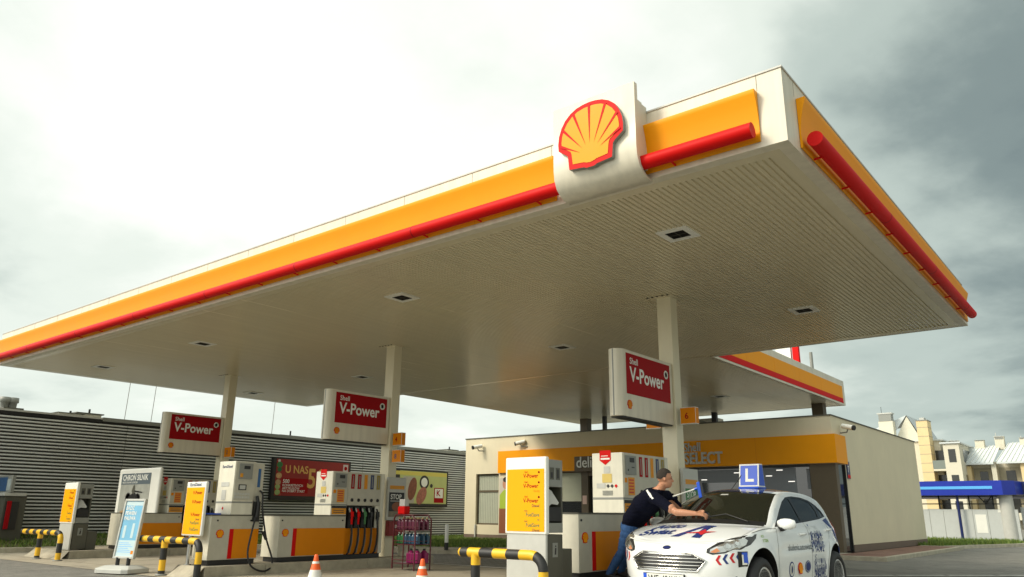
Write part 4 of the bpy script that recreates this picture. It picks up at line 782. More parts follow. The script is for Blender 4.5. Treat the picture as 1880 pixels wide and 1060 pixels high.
put_text(f, 'Diesel', .05, (-13.26, 7.692, .93), '-Y', tx, .01, 'RIGHT'); f.build('lettering', bd); f = MB(t); f.tube([(-13.62, 7.77, .165), (-13.62, 7.77, .66)], .03, 'steel', 12); f.lathe([(.07, 0), (.07, .012)], (-13.62, 7.77, .165), 'steel', 12); f.build('pole')

# poster board on island one, motorcycle print
t = thing('poster_board', 'white framed poster with a motorbike rider and words CHROŃ SILNIK at the left', 'poster board', (-21.1, 10.4, .17)); f = MB(t)
f.box(-22.36, -20.12, 10.42, 10.52, .95, 2.18, 'white'); fr = f.build('frame', bev=.05, seg=4); f = MB(t); f.box(-22.16, -20.56, 10.412, 10.419, .95, 2.05, mat('poster_sky', (0.36, 0.37, 0.33), .5, noise=.35, nscale=2.2)); f.build('print', fr)
f = MB(t); f.box(-22.16, -20.56, 10.409, 10.411, 1.76, 2.049, mat('poster_slate', (0.10, 0.13, 0.15), .5)); put_text(f, 'CHROŃ SILNIK', .20, (-22.08, 10.407, 1.87), '-Y', 'white', .024, sx=1.02); put_text(f, 'PRZED OSADAMI I KOROZJĄ', .065, (-22.08, 10.407, 1.79), '-Y', 'white', .01); f.build('lettering', fr)
f = MB(t); o_ = (-21.36, 10.408, 1.42)
flat(f, [(-.66, -.47), (.68, -.47), (.68, -.05), (.45, -.12), (.1, -.22), (-.66, -.36)], o_, '-Y', mat('poster_sand', (0.36, 0.24, 0.12), .6, noise=.3, nscale=5))
for cx_, cy_, r_ in ((-.30, -.02, .15), (.22, -.03, .14)): f.lathe([(r_, 0), (r_, .002), (r_ * .74, .002), (r_ * .74, 0)], (o_[0] + cx_, o_[1] - .002, o_[2] + cy_), 'black', 20, (0, -1, 0))
flat(f, [(-.3, 0), (-.1, .10), (.06, .12), (.24, .02), (.1, -.12), (-.08, -.12)], o_, '-Y', 'black', lift=.003); flat(f, [(-.08, .10), (.04, .10), (.02, .26), (-.02, .34), (-.07, .30), (-.14, .16)], o_, '-Y', 'dgrey', lift=.004); flat(f, [(.04, .18), (.46, .14), (.46, .11), (.04, .14)], o_, '-Y', 'black', lift=.0035); f.build('rider_print', fr)
for x in (-22.0, -20.9): f = MB(t); f.box(x - .03, x + .03, 10.521, 10.57, .15, 1.3, 'lgrey'); f.build('leg')

# V-Power blades on the columns
def blade(xc, label):
    t = thing('column_sign', label, 'sign', (xc, 11.4, 2.59), 'red and cream signs hung on the canopy columns'); xa, xb, ya, yb, za, zb = xc - .19, xc + .07, 10.48, 12.24, 2.59, 3.66
    pro = [(xa, yb)] + [((xa + xb) / 2 + math.cos(a) * (xa - xb) / 2, ya + .13 - math.sin(a) * .13) for a in [math.pi * k / 12 for k in range(13)]] + [(xb, yb)]
    f = MB(t); f.prism(pro, lambda u, v_, w: (u, v_, w), za, zb, 'cream', False); f.box((xa + xb) / 2 - .012, (xa + xb) / 2 + .012, ya - .004, ya + .02, za + .003, zb - .003, 'mgrey'); bd = f.build('body', bev=.006)
    f = MB(t); f.box(xa + .02, xb - .02, ya + .1, yb - .02, za - .02, za - .001, 'black'); f.build('underside')
    f = MB(t); f.box(xb + .001, xb + .005, ya + .19, yb - .09, za + .36, zb - .05, 'darkred'); f.build('red_panel', bd)
    f = MB(t); put_text(f, 'V-Power', .335, (xb + .007, ya + .30, za + .575), '+X', 'white', .022, sx=.95); put_text(f, 'Shell', .145, (xb + .007, ya + .30, za + .855), '+X', 'white', .012); f.lathe([(.075, 0), (.075, .004), (.044, .004), (.044, 0)], (xb + .0055, yb - .23, za + .84), 'white', 20, (1, 0, 0)); f.build('lettering', bd)
    f = MB(t); emblem(f, .155, (xb + .001, ya + .27, za + .12), '+X', .005, fan='orange'); f.build('emblem', bd)
blade(-20.46, 'red V-Power sign on the farthest column, left of the others')
blade(-13.52, 'red V-Power sign on the middle column')
blade(-6.29, 'large near red V-Power sign on the column behind the man')
def number_box(x0, z0, txt, label, y=12.30, w=.29):
    t = thing('pump_number', label, 'number sign', (x0, y, z0), 'orange pump number boxes on the columns'); f = MB(t); f.box(x0, x0 + w, y, y + .13, z0, z0 + .29, 'white'); o = f.build('box', bev=.008); f = MB(t); f.box(x0 + .012, x0 + w - .002, y - .004, y - .001, z0 + .012, z0 + .278, 'orange'); f.box(x0 + w + .0005, x0 + w + .003, y + .01, y + .12, z0 + .012, z0 + .278, 'orange'); f.build('face', o)
    f = MB(t); put_text(f, txt, .15, (x0 + w / 2 - .02, y - .006, z0 + .09), '-Y', 'darkred' if txt in '46' else 'navy', .018, 'CENTER'); f.build('numeral', o)
number_box(-6.13, 2.60, '6', 'orange number 6 box on the right of the near column'); number_box(-6.80, 2.56, '5', 'orange box peeking out left of the near column below its red sign')
number_box(-13.36, 2.56, '4', 'orange number 4 box on the middle column, upper of two'); number_box(-13.36, 2.18, '8', 'orange number 8 box on the middle column, lower of two'); number_box(-20.30, 2.54, '2', 'orange number 2 box on the farthest column', w=.34)
# poster frames strapped to the columns
def stop_frame(xc, zi, label, ink):
    t = thing('framed_poster', label, 'poster frame', (xc + .19, 12.3, zi), 'STOP poster frames strapped to columns'); x = xc + .17; y0, y1 = 12.17, 12.73; f = MB(t)
    f.box(x, x + .06, y0, y1, .93, 1.86, 'lgrey'); fr = f.build('frame', bev=.01); f = MB(t); f.box(x + .061, x + .064, y0 + .05, y1 - .05, 1.00, 1.53, ink); f.box(x + .0645, x + .065, y0 + .05, y1 - .05, 1.0, 1.12, mat('poster_ground', (0.26, 0.22, 0.16), .6, noise=.4, nscale=12)); flat(f, circle(.15, 14, 0, 0, .1), (x + .0646, 12.46, 1.22), '+X', mat('poster_brown', (0.25, .08, .03), .5)); f.box(x + .061, x + .064, y0 + .05, y1 - .05, 1.58, 1.69, 'lgrey'); f.build('print', fr)
    f = MB(t); put_text(f, 'STOP', .15, (x + .066, y0 + .09, 1.385), '+X', 'white', .02, sx=.92); f.box(x + .0645, x + .066, y0 + .09, y1 - .15, 1.335, 1.35, 'lgrey'); f.box(x + .061, x + .0645, y0 + .06, y1 - .06, 1.60, 1.68, sheet); f.build('lettering', fr)
    f = MB(t); f.box(x, x + .12, y0 + .04, y1 - .1, .60, .915, mat('dull_red_box', (0.22, 0.012, 0.012), .5, noise=.15)); f.lathe([(.035, 0), (.035, .01)], (x + .12, 12.40, .80), 'lgrey', 12, (1, 0, 0)); f.build('extinguisher_box')
    f = MB(t); f.box(xc - .2, x - .001, 12.6, 12.64, 1.2, 1.26, 'dgrey'); f.build('strap')
stop_frame(-13.52, .17, 'grey framed STOP poster over a dull red box on the middle column', 'black')
stop_frame(-6.29, .25, 'white framed green STOP poster behind the man', 'green')
stop_frame(-20.46, .17, 'grey framed poster on the farthest column, mostly behind the price board', 'black')

# bollard hoops
def hoop(xl, xr, y, top, lead, label, capm='blackpaint', zg=0.0):
    t = thing('bollard_hoop', label, 'bollard', ((xl + xr) / 2, y, zg), 'yellow and black crash hoops'); r = .057; zt = top - r; er = .17
    path = [(xl - lead, y, zt), (xl - .12, y, zt), (xl + .15, y, zt), (xr - er - .3, y, zt), (xr - er, y, zt)] + [(xr - er + er * math.sin(a), y, zt - er + er * math.cos(a)) for a in [math.pi / 2 * k / 8 for k in range(1, 9)]] + [(xr, y, zt - .3), (xr, y, -.02)]
    L_ = [0]
    P_ = []
    for i in range(len(path) - 1):
        a, b = Vector(path[i]), Vector(path[i + 1]); n = max(1, int((b - a).length / .02))
        for k in range(n): P_.append(a.lerp(b, k / n))
    P_.append(Vector(path[-1]))
    def striped(P_, r, first, per, name, off=0.0):
        f = MB(t); s_ = off; seg = [P_[0]]; cur = int(s_ / per)
        for i in range(1, len(P_)):
            s_ += (P_[i] - P_[i - 1]).length; seg.append(P_[i])
            if int(s_ / per) != cur or i == len(P_) - 1:
                f.tube(seg, r, 'byellow' if (cur + first) % 2 == 0 else 'blackpaint', 18, i == len(P_) - 1); seg = [P_[i]]; cur = int(s_ / per)
        return f
    f = striped(P_, r, 1, .20, 'rail', .10); f.lathe([(r, 0), (r * .85, .03), (r * .5, .05), (0, .055)], (xl - lead, y, zt), capm, 18, (-1, 0, 0)); f.build('rail')
    Q = [Vector((xl, y, zt - k * .02)) for k in range(int(zt / .02) + 2)]; f = striped(Q, r, 0, .19, 'post', .06); f.build('post')
    for x in (xl, xr): f = MB(t); f.lathe([(.10, 0), (.10, .015), (.06, .02)], (x, y, 0), 'mgrey', 18); f.build('base_plate')
hoop(-20.30, -19.18, 7.85, .64, 1.05, 'farthest yellow and black crash hoop, by the distant price totem at the left')
hoop(-13.885, -12.72, 7.45, .65, .85, 'yellow and black crash hoop in front of the single hose pump')
hoop(-6.47, -5.46, 7.40, .70, .22, 'nearest and largest yellow and black crash hoop in front of the big price totem', 'byellow')

# A-board on a water base
t = thing('pavement_sign', 'light blue pavement sign on a grey water base in front of the left pump', 'pavement sign', (-14.86, 7.22, 0), rz=R(17)); f = MB(t, False); TL = R(-6); tm = Matrix.Translation((0, 0, .18)) @ Matrix.Rotation(TL, 4, 'X')
for a, b, c, d_ in ((-.25, -.215, .06, 1.12), (.215, .25, .06, 1.12), (-.215, .215, .06, .10), (-.215, .215, 1.08, 1.12)): f.box(a, b, -.03, .03, c, d_, 'lgrey', tm)
f.build('frame', t, bev=.006)
f = MB(t, False); f.box(-.215, .215, -.012, .012, .10, 1.08, mat('print_sky_blue', (0.17, 0.45, 0.66), .4, noise=.18, nscale=3), tm); pn = f.build('panel')
fc = (tuple((tm.to_3x3() @ Vector((1, 0, 0)))), tuple((tm.to_3x3() @ Vector((0, 0, 1))))); f = MB(t, False)
f.box(-.215, .215, -.0135, -.012, .10, .38, mat('print_ice', (0.50, 0.64, 0.68), .4), tm); f.box(-.215, .215, -.0135, -.012, 1.0, 1.07, mat('print_ice', (0.5, .6, .6), .4), tm)
for s_, z in (('BĄDŹ', .92), ('PEWIEN', .83), ('PALIWA', .74)): put_text(f, s_, .095, tm @ Vector((-.19, -.015, z)), fc, 'white', .02, sx=.8)
for k in range(6): f.box(-.18, .16 - (k % 3) * .05, -.0145, -.0136, .17 + k * .032, .178 + k * .032, 'cyan', tm)
for x, h in ((-.12, .22), (.08, .26)): f.box(x - .03, x + .03, -.0145, -.0121, .42, .42 + h, mat('print_ice', (0.5, .6, .6), .4), tm)
f.box(.14, .2, -.0145, -.0136, .14, .2, 'orange', tm); f.build('lettering', pn)
for x in (-.13, .13): f = MB(t, False); f.tube([(x, 0, .10), (x, 0, .26)], .035, 'black', 10); f.build('foot_spring')
f = MB(t, False); bp = [(-.40, -.24), (-.30, -.30), (.30, -.30), (.40, -.24), (.40, .24), (.30, .30), (-.30, .30), (-.40, .24)]; n = 8
f.add([(x, y, .005) for x, y in bp] + [(x, y, .075) for x, y in bp] + [(x * .72, y * .55, .125) for x, y in bp], [(i, (i + 1) % n, n + (i + 1) % n, n + i) for i in range(n)] + [(n + i, n + (i + 1) % n, 2 * n + (i + 1) % n, 2 * n + i) for i in range(n)] + [tuple(range(16, 24))], 'lgrey'); f.build('base', bev=.012)

# cones
def cone(x, y, label):
    t = thing('traffic_cone', label, 'traffic cone', (x, y, 0), 'orange and white traffic cones'); R_ = lambda z: .027 + (.48 - z) / .46 * .118
    f = MB(t); f.lathe([(R_(.02), .02), (R_(.17), .17)], (x, y, 0), 'orangecone', 28); f.lathe([(R_(.29), .29), (R_(.375), .375)], (x, y, 0), 'orangecone', 28); f.lathe([(R_(.43) + .001, .405), (R_(.46), .46), (R_(.48), .485), (.02, .50), (0, .50)], (x, y, 0), 'orangecone', 28); f.build('body')
    f = MB(t); f.lathe([(R_(.17), .17), (R_(.29), .29)], (x, y, 0), mat('cone_white', (0.74, 0.73, 0.68), .5, noise=.12), 28); f.lathe([(R_(.375), .375), (R_(.405), .405)], (x, y, 0), 'cone_white' if False else MATS['cone_white'], 28); f.build('reflective_band')
    f = MB(t); f.box(x - .16, x + .16, y - .16, y + .16, .0, .028, 'orangecone'); f.build('base', bev=.01)
cone(-9.65, 7.51, 'orange and white traffic cone by the middle pump, left of two'); cone(-7.84, 7.88, 'orange and white traffic cone below the washer fluid rack, right of two')

# washer fluid rack
rk = thing('display_rack', 'dark red wire rack of washer fluid bottles beside the middle column', 'rack', (-11.8, 11.5, 0)); rx0, rx1, ry0, ry1 = -12.12, -11.50, 11.32, 11.76; rm = mat('rack_maroon', (0.10, 0.010, 0.018), .4)
for y in (ry0, ry1): f = MB(rk); f.tube([(rx0, y, 0.02), (rx0, y, .98), (rx0 + .05, y, 1.05), (rx1 - .10, y, 1.05), (rx1, y, .96), (rx1, y, 0.0)], .016, rm, 8); f.build('frame')
for z in (.13, .49, .76):
    f = MB(rk); f.box(rx0, rx1, ry0, ry1, z - .012, z, rm)
    for a, b in (((rx0, ry0), (rx1, ry0)), ((rx1, ry0), (rx1, ry1)), ((rx0, ry1), (rx1, ry1))): f.tube([(*a, z + .06), (*b, z + .06)], .008, rm, 6, False)
    f.build('shelf')
f = MB(rk); f.tube([((rx0 + rx1) / 2, ry0 - .01, .02), ((rx0 + rx1) / 2, ry0 - .01, 1.05)], .012, rm, 8); f.build('upright')
def bottle_mat(n, c): return mat(n, c, .18, spec=.6)
def bottle(x, y, z, h, w, m, cap, label, grp, proto=[None]):
    t = thing('bottle', label, 'bottle', (x, y, z), grp); f = MB(t); f.box(x - w, x + w, y - w * .7, y + w * .7, z, z + h * .72, m); f.lathe([(w * .8, h * .70), (w * .5, h * .86), (w * .32, h * .88)], (x, y, z), m, 10); f.build('body', bev=.012); f = MB(t); f.lathe([(w * .36, h * .86), (w * .36, h)], (x, y, z), cap, 10); f.build('cap')
    return t
pk = bottle_mat('pink_fluid', (0.13, 0.03, 0.06)); tan = bottle_mat('tan_fluid', (0.42, 0.32, 0.14)); grn = bottle_mat('green_fluid', (0.02, 0.13, 0.045)); blu = bottle_mat('blue_fluid', (0.03, 0.085, 0.15)); mag = bottle_mat('magenta_fluid', (0.24, 0.02, 0.10))
def row(m, cap, z, h, w, pts, label, grp, lab2=None):
    o = None
    for x, y in pts:
        if o is None: o = bottle(x, y, z, h, w, m, cap, label, grp); o0 = (x, y)
        else: c = copy_tree(o); c.location = (x, y, z)
back = [rx0 + .06 + k * .105 for k in range(6)]
row(pk, tan, .765, .24, .045, [(x, y) for y in (ry0 + .09, ry0 + .22, ry0 + .35) for x in back], 'pink fluid bottle on the upper shelf of the maroon rack', 'pink bottles on the upper rack shelf')
row(grn, 'white', .495, .22, .048, [(x, y) for y in (ry0 + .10, ry0 + .26) for x in back[:2]], 'green fluid bottle on the middle shelf of the maroon rack', 'green bottles on the rack')
row(blu, 'white', .495, .22, .048, [(x, y) for y in (ry0 + .10, ry0 + .24, ry0 + .37) for x in back[2:]], 'blue fluid bottle on the middle shelf of the maroon rack', 'blue bottles on the rack')
row(mag, 'black', .135, .27, .08, [(rx1 - .24, ry0 + .14), (rx1 - .07, ry0 + .14), (rx1 - .07, ry0 + .34)], 'magenta fluid canister on the lowest shelf of the maroon rack', 'magenta canisters on the rack')
t = thing('bucket', 'white plastic bucket at the lower left of the maroon rack', 'bucket', (-13.38, 12.85, .17)); f = MB(t); f.lathe([(.15, 0.0), (.175, .27), (.185, .27), (.185, .30), (.165, .30), (.14, .02), (0, .02)], (-13.38, 12.86, .165), 'offwhite', 24); f.build('tub'); f = MB(t); f.box(-13.35, -13.24, 12.688, 12.693, .27, .37, 'lgrey'); f.build('print_label')
t = thing('paper_roll_holder', 'red and clear squeegee bucket perched on top of the maroon rack', 'squeegee bucket', (-12.0, 11.4, 1.06)); f = MB(t); f.box(-12.08, -11.88, 11.36, 11.52, 1.065, 1.22, 'red'); f.build('tub', bev=.02); f = MB(t); f.box(-12.06, -11.90, 11.38, 11.50, 1.221, 1.36, mat('clear_plastic', (0.5, 0.48, 0.46), .2)); f.build('lid', bev=.01)
t = thing('marker_post', 'white marker post with black foot by the grass kerb', 'post', (-15.66, 16.65, .1)); f = MB(t); f.lathe([(.055, .20), (.055, .66), (.045, .685), (0, .69)], (-15.66, 16.65, .1), 'white', 14); f.build('post'); f = MB(t); f.lathe([(.057, 0), (.057, .199)], (-15.66, 16.65, .1), 'black', 14); f.build('foot')
# vending unit cut by the left frame edge, low bush
t = thing('service_unit', 'dark grey service unit with blue poster on top, cut by the left frame edge', 'service unit', (-24.7, 8.6, .2)); f = MB(t); f.box(-25.35, -24.33, 8.35, 8.9, .1, 1.42, 'dgrey'); f.build('cabinet', bev=.01)
f = MB(t); f.box(-25.35, -24.24, 8.30, 8.85, 1.43, 1.52, 'lgrey'); f.build('ledge', bev=.01); f = MB(t); f.box(-25.35, -24.16, 8.4, 8.48, 1.53, 1.98, 'mgrey'); p_ = f.build('poster_panel'); f = MB(t); f.box(-25.3, -24.5, 8.392, 8.399, 1.56, 1.93, mat('print_ocean', (0.03, 0.10, 0.24), .4, noise=.4, nscale=5)); f.box(-24.49, -24.24, 8.392, 8.399, 1.58, 1.88, mat('print_pale2', (0.40, 0.46, 0.46), .5, noise=.3, nscale=9)); f.build('print', p_)
f = MB(t); f.box(-24.329, -24.25, 8.4, 8.7, .55, 1.28, 'black'); f.box(-24.249, -24.20, 8.4, 8.50, .57, 1.30, 'darkred'); f.build('side_panel'); f = MB(t); put_text(f, 'serwis', .12, (-24.45, 8.345, .72), '-Y', 'black', .02, 'RIGHT'); f.build('lettering')
def bush(x, y, z, r, h, n, label):
    t = thing('bush', label, 'bush', (x, y, z)); rnd = random.Random(5); ml = [mat('leaf_a', (0.035, 0.07, 0.012), .6), mat('leaf_b', (0.06, 0.11, 0.02), .6), mat('leaf_c', (0.02, 0.045, 0.010), .6)]; f = MB(t)
    for _ in range(n):
        a, e, q = rnd.random() * 6.28, rnd.random(), rnd.random() ** .4; c = Vector((x + math.cos(a) * r * q * math.sqrt(1 - (e * .8) ** 2), y + math.sin(a) * r * q * math.sqrt(1 - (e * .8) ** 2), z + .04 + h * e * q))
        u = Vector((rnd.uniform(-1, 1), rnd.uniform(-1, 1), rnd.uniform(-1, 1))).normalized(); v_ = u.orthogonal().normalized(); s_ = rnd.uniform(.02, .045); f.add([c - u * s_, c + v_ * s_ * .5, c + u * s_, c - v_ * s_ * .5], [(0, 1, 2, 3)], ml[rnd.randrange(3)])
    f.build('foliage'); f = MB(t)
    for k in range(5): f.tube([(x, y, z - .05), (x + math.cos(k * 1.3) * r * .5, y + math.sin(k * 1.3) * r * .5, z + h * .7)], .012, 'brown', 5)
    f.build('stem')
bush(-24.2, 7.75, .15, .50, .62, 900, 'dark green low bush at the foot of the service unit at the left edge')

# ================================================================== CAR (local frame: x across, y from the nose backwards, z up)
car = thing('car', 'white hatchback driving school car with blue roof and learner lettering beside the pump', 'car', (-4.55, 8.525, .02), rz=R(-2.0))
def itp(x, xs, ys):
    xs, ys = np.array(xs, float), np.array(ys, float); h = np.diff(xs); dl = np.diff(ys) / h; m_ = np.zeros(len(xs)); m_[0] = dl[0]; m_[-1] = dl[-1]
    for i in range(1, len(xs) - 1): m_[i] = 0 if dl[i - 1] * dl[i] <= 0 else 2 * dl[i - 1] * dl[i] / (dl[i - 1] + dl[i])
    x = min(max(x, xs[0]), xs[-1]); i = min(int(np.searchsorted(xs, x, 'right')) - 1, len(xs) - 2); t = (x - xs[i]) / h[i]
    return float((2 * t**3 - 3 * t**2 + 1) * ys[i] + (t**3 - 2 * t**2 + t) * h[i] * m_[i] + (-2 * t**3 + 3 * t**2) * ys[i + 1] + (t**3 - t**2) * h[i] * m_[i + 1])
VZ = ([.16, .22, .30, .45, .60, .72, .78, .85, .92, .965, 1.05, 1.2, 1.3, 1.4, 1.48], [.775, .815, .828, .848, .857, .856, .846, .838, .822, .795, .755, .69, .642, .585, .53])
DS = ([.2, .27, .30, .36, .5, .7, .95, 1.3, 2.8, 3.2, 3.5, 3.68, 3.76, 3.9], [.24, .175, .155, .115, .06, .025, .008, 0, 0, .012, .05, .11, .17, .30])
def T(s_, z):
    t = itp(z, *VZ) - itp(s_, *DS)
    for ac in (.83, 3.32):
        q = math.hypot(s_ - ac, z - .34); t += .016 * math.exp(-((q - .392) / .05) ** 2) if z > .2 else 0
    t -= .013 * math.exp(-((z - (.685 + .04 * (s_ - 1.3))) / .042) ** 2) * max(0, min(1, (s_ - 1.28) / .25)) * max(0, min(1, (3.2 - s_) / .3))
    return t
ST = [  # (s, z) on the centre line, (s, z) on the edge line
    ((.12, .18), (.44, .18)), ((.02, .27), (.34, .27)), ((0, .39), (.29, .39)), ((.0, .485), (.275, .485)), ((.02, .58), (.285, .58)), ((.045, .655), (.31, .67)),
    ((.085, .715), (.37, .757)), ((.17, .772), (.50, .832)), ((.36, .845), (.72, .892)), ((.66, .935), (.98, .940)), ((.98, 1.005), (1.24, .967)),
    ((1.34, 1.190), (1.58, 1.160)), ((1.68, 1.355), (1.93, 1.320)), ((1.86, 1.402), (2.10, 1.362)), ((2.12, 1.437), (2.32, 1.387)), ((2.5, 1.450), (2.62, 1.393)), ((3.0, 1.438), (3.02, 1.366)), ((3.36, 1.397), (3.32, 1.303)),
    ((3.50, 1.370), (3.44, 1.25)), ((3.60, 1.26), (3.54, 1.17)), ((3.78, 1.04), (3.68, 1.04)), ((3.86, .94), (3.73, .93)), ((3.91, .78), (3.755, .77)), ((3.965, .62), (3.77, .6)), ((3.965, .42), (3.75, .42)), ((3.88, .24), (3.70, .24))]
NS = 5; CE = cat([c for c, e in ST], NS); ED = cat([e for c, e in ST], NS); NF = 14
def A(i, fr):
    c, e = CE[i], ED[i]; a = abs(fr); te = T(e.x, e.y); nose = i < 7 * NS or i > 20 * NS
    pw = 2.6 if nose else 2.2; t = fr * te
    return Vector((t, c.x + (e.x - c.x) * a ** pw, c.y + (e.y - c.y) * a ** (2.4 if not nose else 2.0)))
i_ws0, i_ws1 = 10 * NS, 13 * NS - 1; i_rg0, i_rg1 = 18 * NS + 2, 20 * NS - 1
FR = [-1 + 2 * k / (2 * NF) for k in range(2 * NF + 1)]; FR[1] = -.945; FR[-2] = .945
body = MB(); glass_ws = MB(); glass_rg = MB(); cols = len(FR)
grid = [A(i, fr) for i in range(len(CE)) for fr in FR]
fb, fw_, fg_, froof = [], [], [], []
for i in range(len(CE) - 1):
    for k in range(cols - 1):
        q = (i * cols + k, i * cols + k + 1, (i + 1) * cols + k + 1, (i + 1) * cols + k); md = .5 * (FR[k] + FR[k + 1])
        if i_ws0 <= i < i_ws1 and abs(md) < .945: fw_.append(q)
        elif i_rg0 <= i < i_rg1 and abs(md) < .80: fg_.append(q)
        elif i_ws1 <= i < 17 * NS + 3 and abs(md) < .89: froof.append(q)
        else: fb.append(q)
body.add(grid, fb, 'carwhite', True); body.add(grid, froof, mat('car_roof_blue', (0.010, 0.028, 0.13), .25, coat=1.0), True)
# sides: outline in (s, z) triangulated round the wheel arches and the windows
def arc(cx, r, a0, a1, n): return [(cx + r * math.cos(a), .34 + r * math.sin(a)) for a in [R(a0 + (a1 - a0) * k / n) for k in range(n + 1)]]
low = arc(3.32, .380, -24, 204, 28) + [(2.7, .19), (2.2, .18), (1.7, .18), (1.4, .19)] + arc(.83, .380, -24, 204, 28)
side_poly = [(e.x, e.y) for e in ED] + low
DLO = [(1.33, 0.945), (1.60, 0.965), (2.05, 0.985), (2.5, 1.009), (3.0, 1.041), (3.36, 1.078), (3.30, 1.155), (3.17, 1.228), (2.98, 1.293), (2.72, 1.330), (2.42, 1.340), (2.18, 1.323), (1.98, 1.263), (1.76, 1.160), (1.55, 1.050)]
WIN = [[(1.62, 0.985), (1.95, 1.002), (2.30, 1.020), (2.26, 1.313), (2.12, 1.296), (1.98, 1.240), (1.80, 1.150), (1.66, 1.059)], [(2.39, 1.024), (2.72, 1.040), (3.02, 1.064), (3.05, 1.146), (2.97, 1.263), (2.72, 1.311), (2.36, 1.318)], [(3.10, 1.068), (3.30, 1.091), (3.26, 1.150), (3.13, 1.214)]]
pts = list(side_poly); ed = [(i, (i + 1) % len(pts)) for i in range(len(pts))]
for lp in [DLO] + WIN:
    b = len(pts); dense = []
    for i in range(len(lp)):
        a, c = Vector(lp[i]), Vector(lp[(i + 1) % len(lp)]); n = max(1, int((c - a).length / .06)); dense += [tuple(a.lerp(c, k / n)) for k in range(n)]
    pts += dense; ed += [(b + i, b + (i + 1) % len(dense)) for i in range(len(dense))]
s_ = .32
while s_ < 3.8:
    z = .2
    while z < 1.45:
        if inside((s_, z), side_poly) and min(seg_d((s_, z), side_poly[i], side_poly[(i + 1) % len(side_poly)]) for i in range(len(side_poly))) > .02: pts.append((s_, z))
        z += .042
    s_ += .055
r_ = delaunay_2d_cdt([Vector(q) for q in pts], ed, [], 0, 1e-6)
sv = [tuple(q) for q in r_[0]]; reg = {'body': [], 'trim': [], 0: [], 1: [], 2: []}
for fc_ in r_[2]:
    c = sum((Vector(sv[i]) for i in fc_), Vector((0, 0))) / 3
    if not inside(c, side_poly): continue
    w = next((k for k in range(3) if inside(c, WIN[k])), None)
    reg[w if w is not None else 'trim' if inside(c, DLO) else 'body'].append(tuple(fc_))
sideglass = []
for sg_ in (1, -1):
    P3 = [(sg_ * T(s_, z), s_, z) for s_, z in sv]; body.add(P3, reg['body'], 'carwhite', True); tr_ = MB(); tr_.add([(x - sg_ * .004, y, z) for x, y, z in P3], reg['trim'], mat('black_trim', (0.012, .012, .012), .25), True); tr_.build('window_surround', car)
    for k in range(3):
        gm = MB(); gm.add([(x - sg_ * .010, y, z) for x, y, z in P3], reg[k], 'carglass', True); gm.build('side_window', car)
bo = body.build('body', car)
bm = bmesh.new(); bm.from_mesh(bo.data); bmesh.ops.remove_doubles(bm, verts=bm.verts, dist=.0012); bmesh.ops.delete(bm, geom=[v_ for v_ in bm.verts if not v_.link_faces], context='VERTS'); bmesh.ops.recalc_face_normals(bm, faces=bm.faces); bm.to_mesh(bo.data); bm.free()
glass_ws.add([q + Vector((0, .004, -.004)) for q in grid], fw_, 'carglass', True); ws = glass_ws.build('windscreen', car)
glass_rg.add([q + Vector((0, -.006, -.004)) for q in grid], fg_, 'carglass', True); glass_rg.build('rear_window', car)
for o in (ws,):
    bm = bmesh.new(); bm.from_mesh(o.data); bmesh.ops.delete(bm, geom=[v_ for v_ in bm.verts if not v_.link_faces], context='VERTS'); bm.to_mesh(o.data); bm.free()
# collision surface for laying stickers and lamps on the body
allv = [tuple(q) for q in grid]; allf = [q for q in fb + froof + fw_]
for sg_ in (1, -1):
    k = len(allv); allv += [(sg_ * T(s_, z), s_, z) for s_, z in sv]; allf += [tuple(a + k for a in f_) for rr in reg.values() for f_ in rr]
BV = BVHTree.FromPolygons([Vector(q) for q in allv], allf)
def lay(mb, V2, F, at, face, m, lift=.003, back=.6):
    """lays a flat outline onto the car body along the face normal"""
    r, u = Vector(face[0]).normalized(), Vector(face[1]).normalized(); n = r.cross(u); at = Vector(at); vs = []
    for x, y in V2:
        o_ = at + r * x + u * y + n * back; h = BV.ray_cast(o_, -n, 3.0); q = h[0] if h[0] is not None else at + r * x + u * y
        vs.append(q + n * lift)
    return mb.add(vs, F, m, True)
def lay_poly(mb, poly, at, face, m, lift=.003, step=.03):
    V, F = tri_region(poly, step=step); return lay(mb, V, F, at, face, m, lift)
def lay_text(mb, s_, size, at, face, m, lift=.004, bold=.015, sx=1.0, shear=0.0):
    V, F = text_geo(s_, size, bold, 'LEFT', sx, shear); bmx = bmesh.new(); vv = [bmx.verts.new((x, y, 0)) for x, y in V]
    for f_ in F:
        try: bmx.faces.new([vv[i] for i in f_])
        except ValueError: pass
    bmesh.ops.triangulate(bmx, faces=bmx.faces); bmesh.ops.subdivide_edges(bmx, edges=[e for e in bmx.edges if e.calc_length() > size * .3], cuts=2, use_grid_fill=True); bmesh.ops.triangulate(bmx, faces=bmx.faces)
    bmx.verts.index_update(); V2 = [(v_.co.x, v_.co.y) for v_ in bmx.verts]; F2 = [tuple(v_.index for v_ in f_.verts) for f_ in bmx.faces]; bmx.free(); return lay(mb, V2, F2, at, face, m, lift)
FRONT = ((1, 0, 0), (0, 0, 1)); LEFT = ((0, 1, 0), (0, 0, 1)); HOOD = ((1, 0, 0), (0, .97, .22))
CORNER = ((.80, .60, 0), (0, 0, 1)); CORNERM = ((.80, -.60, 0), (0, 0, 1))
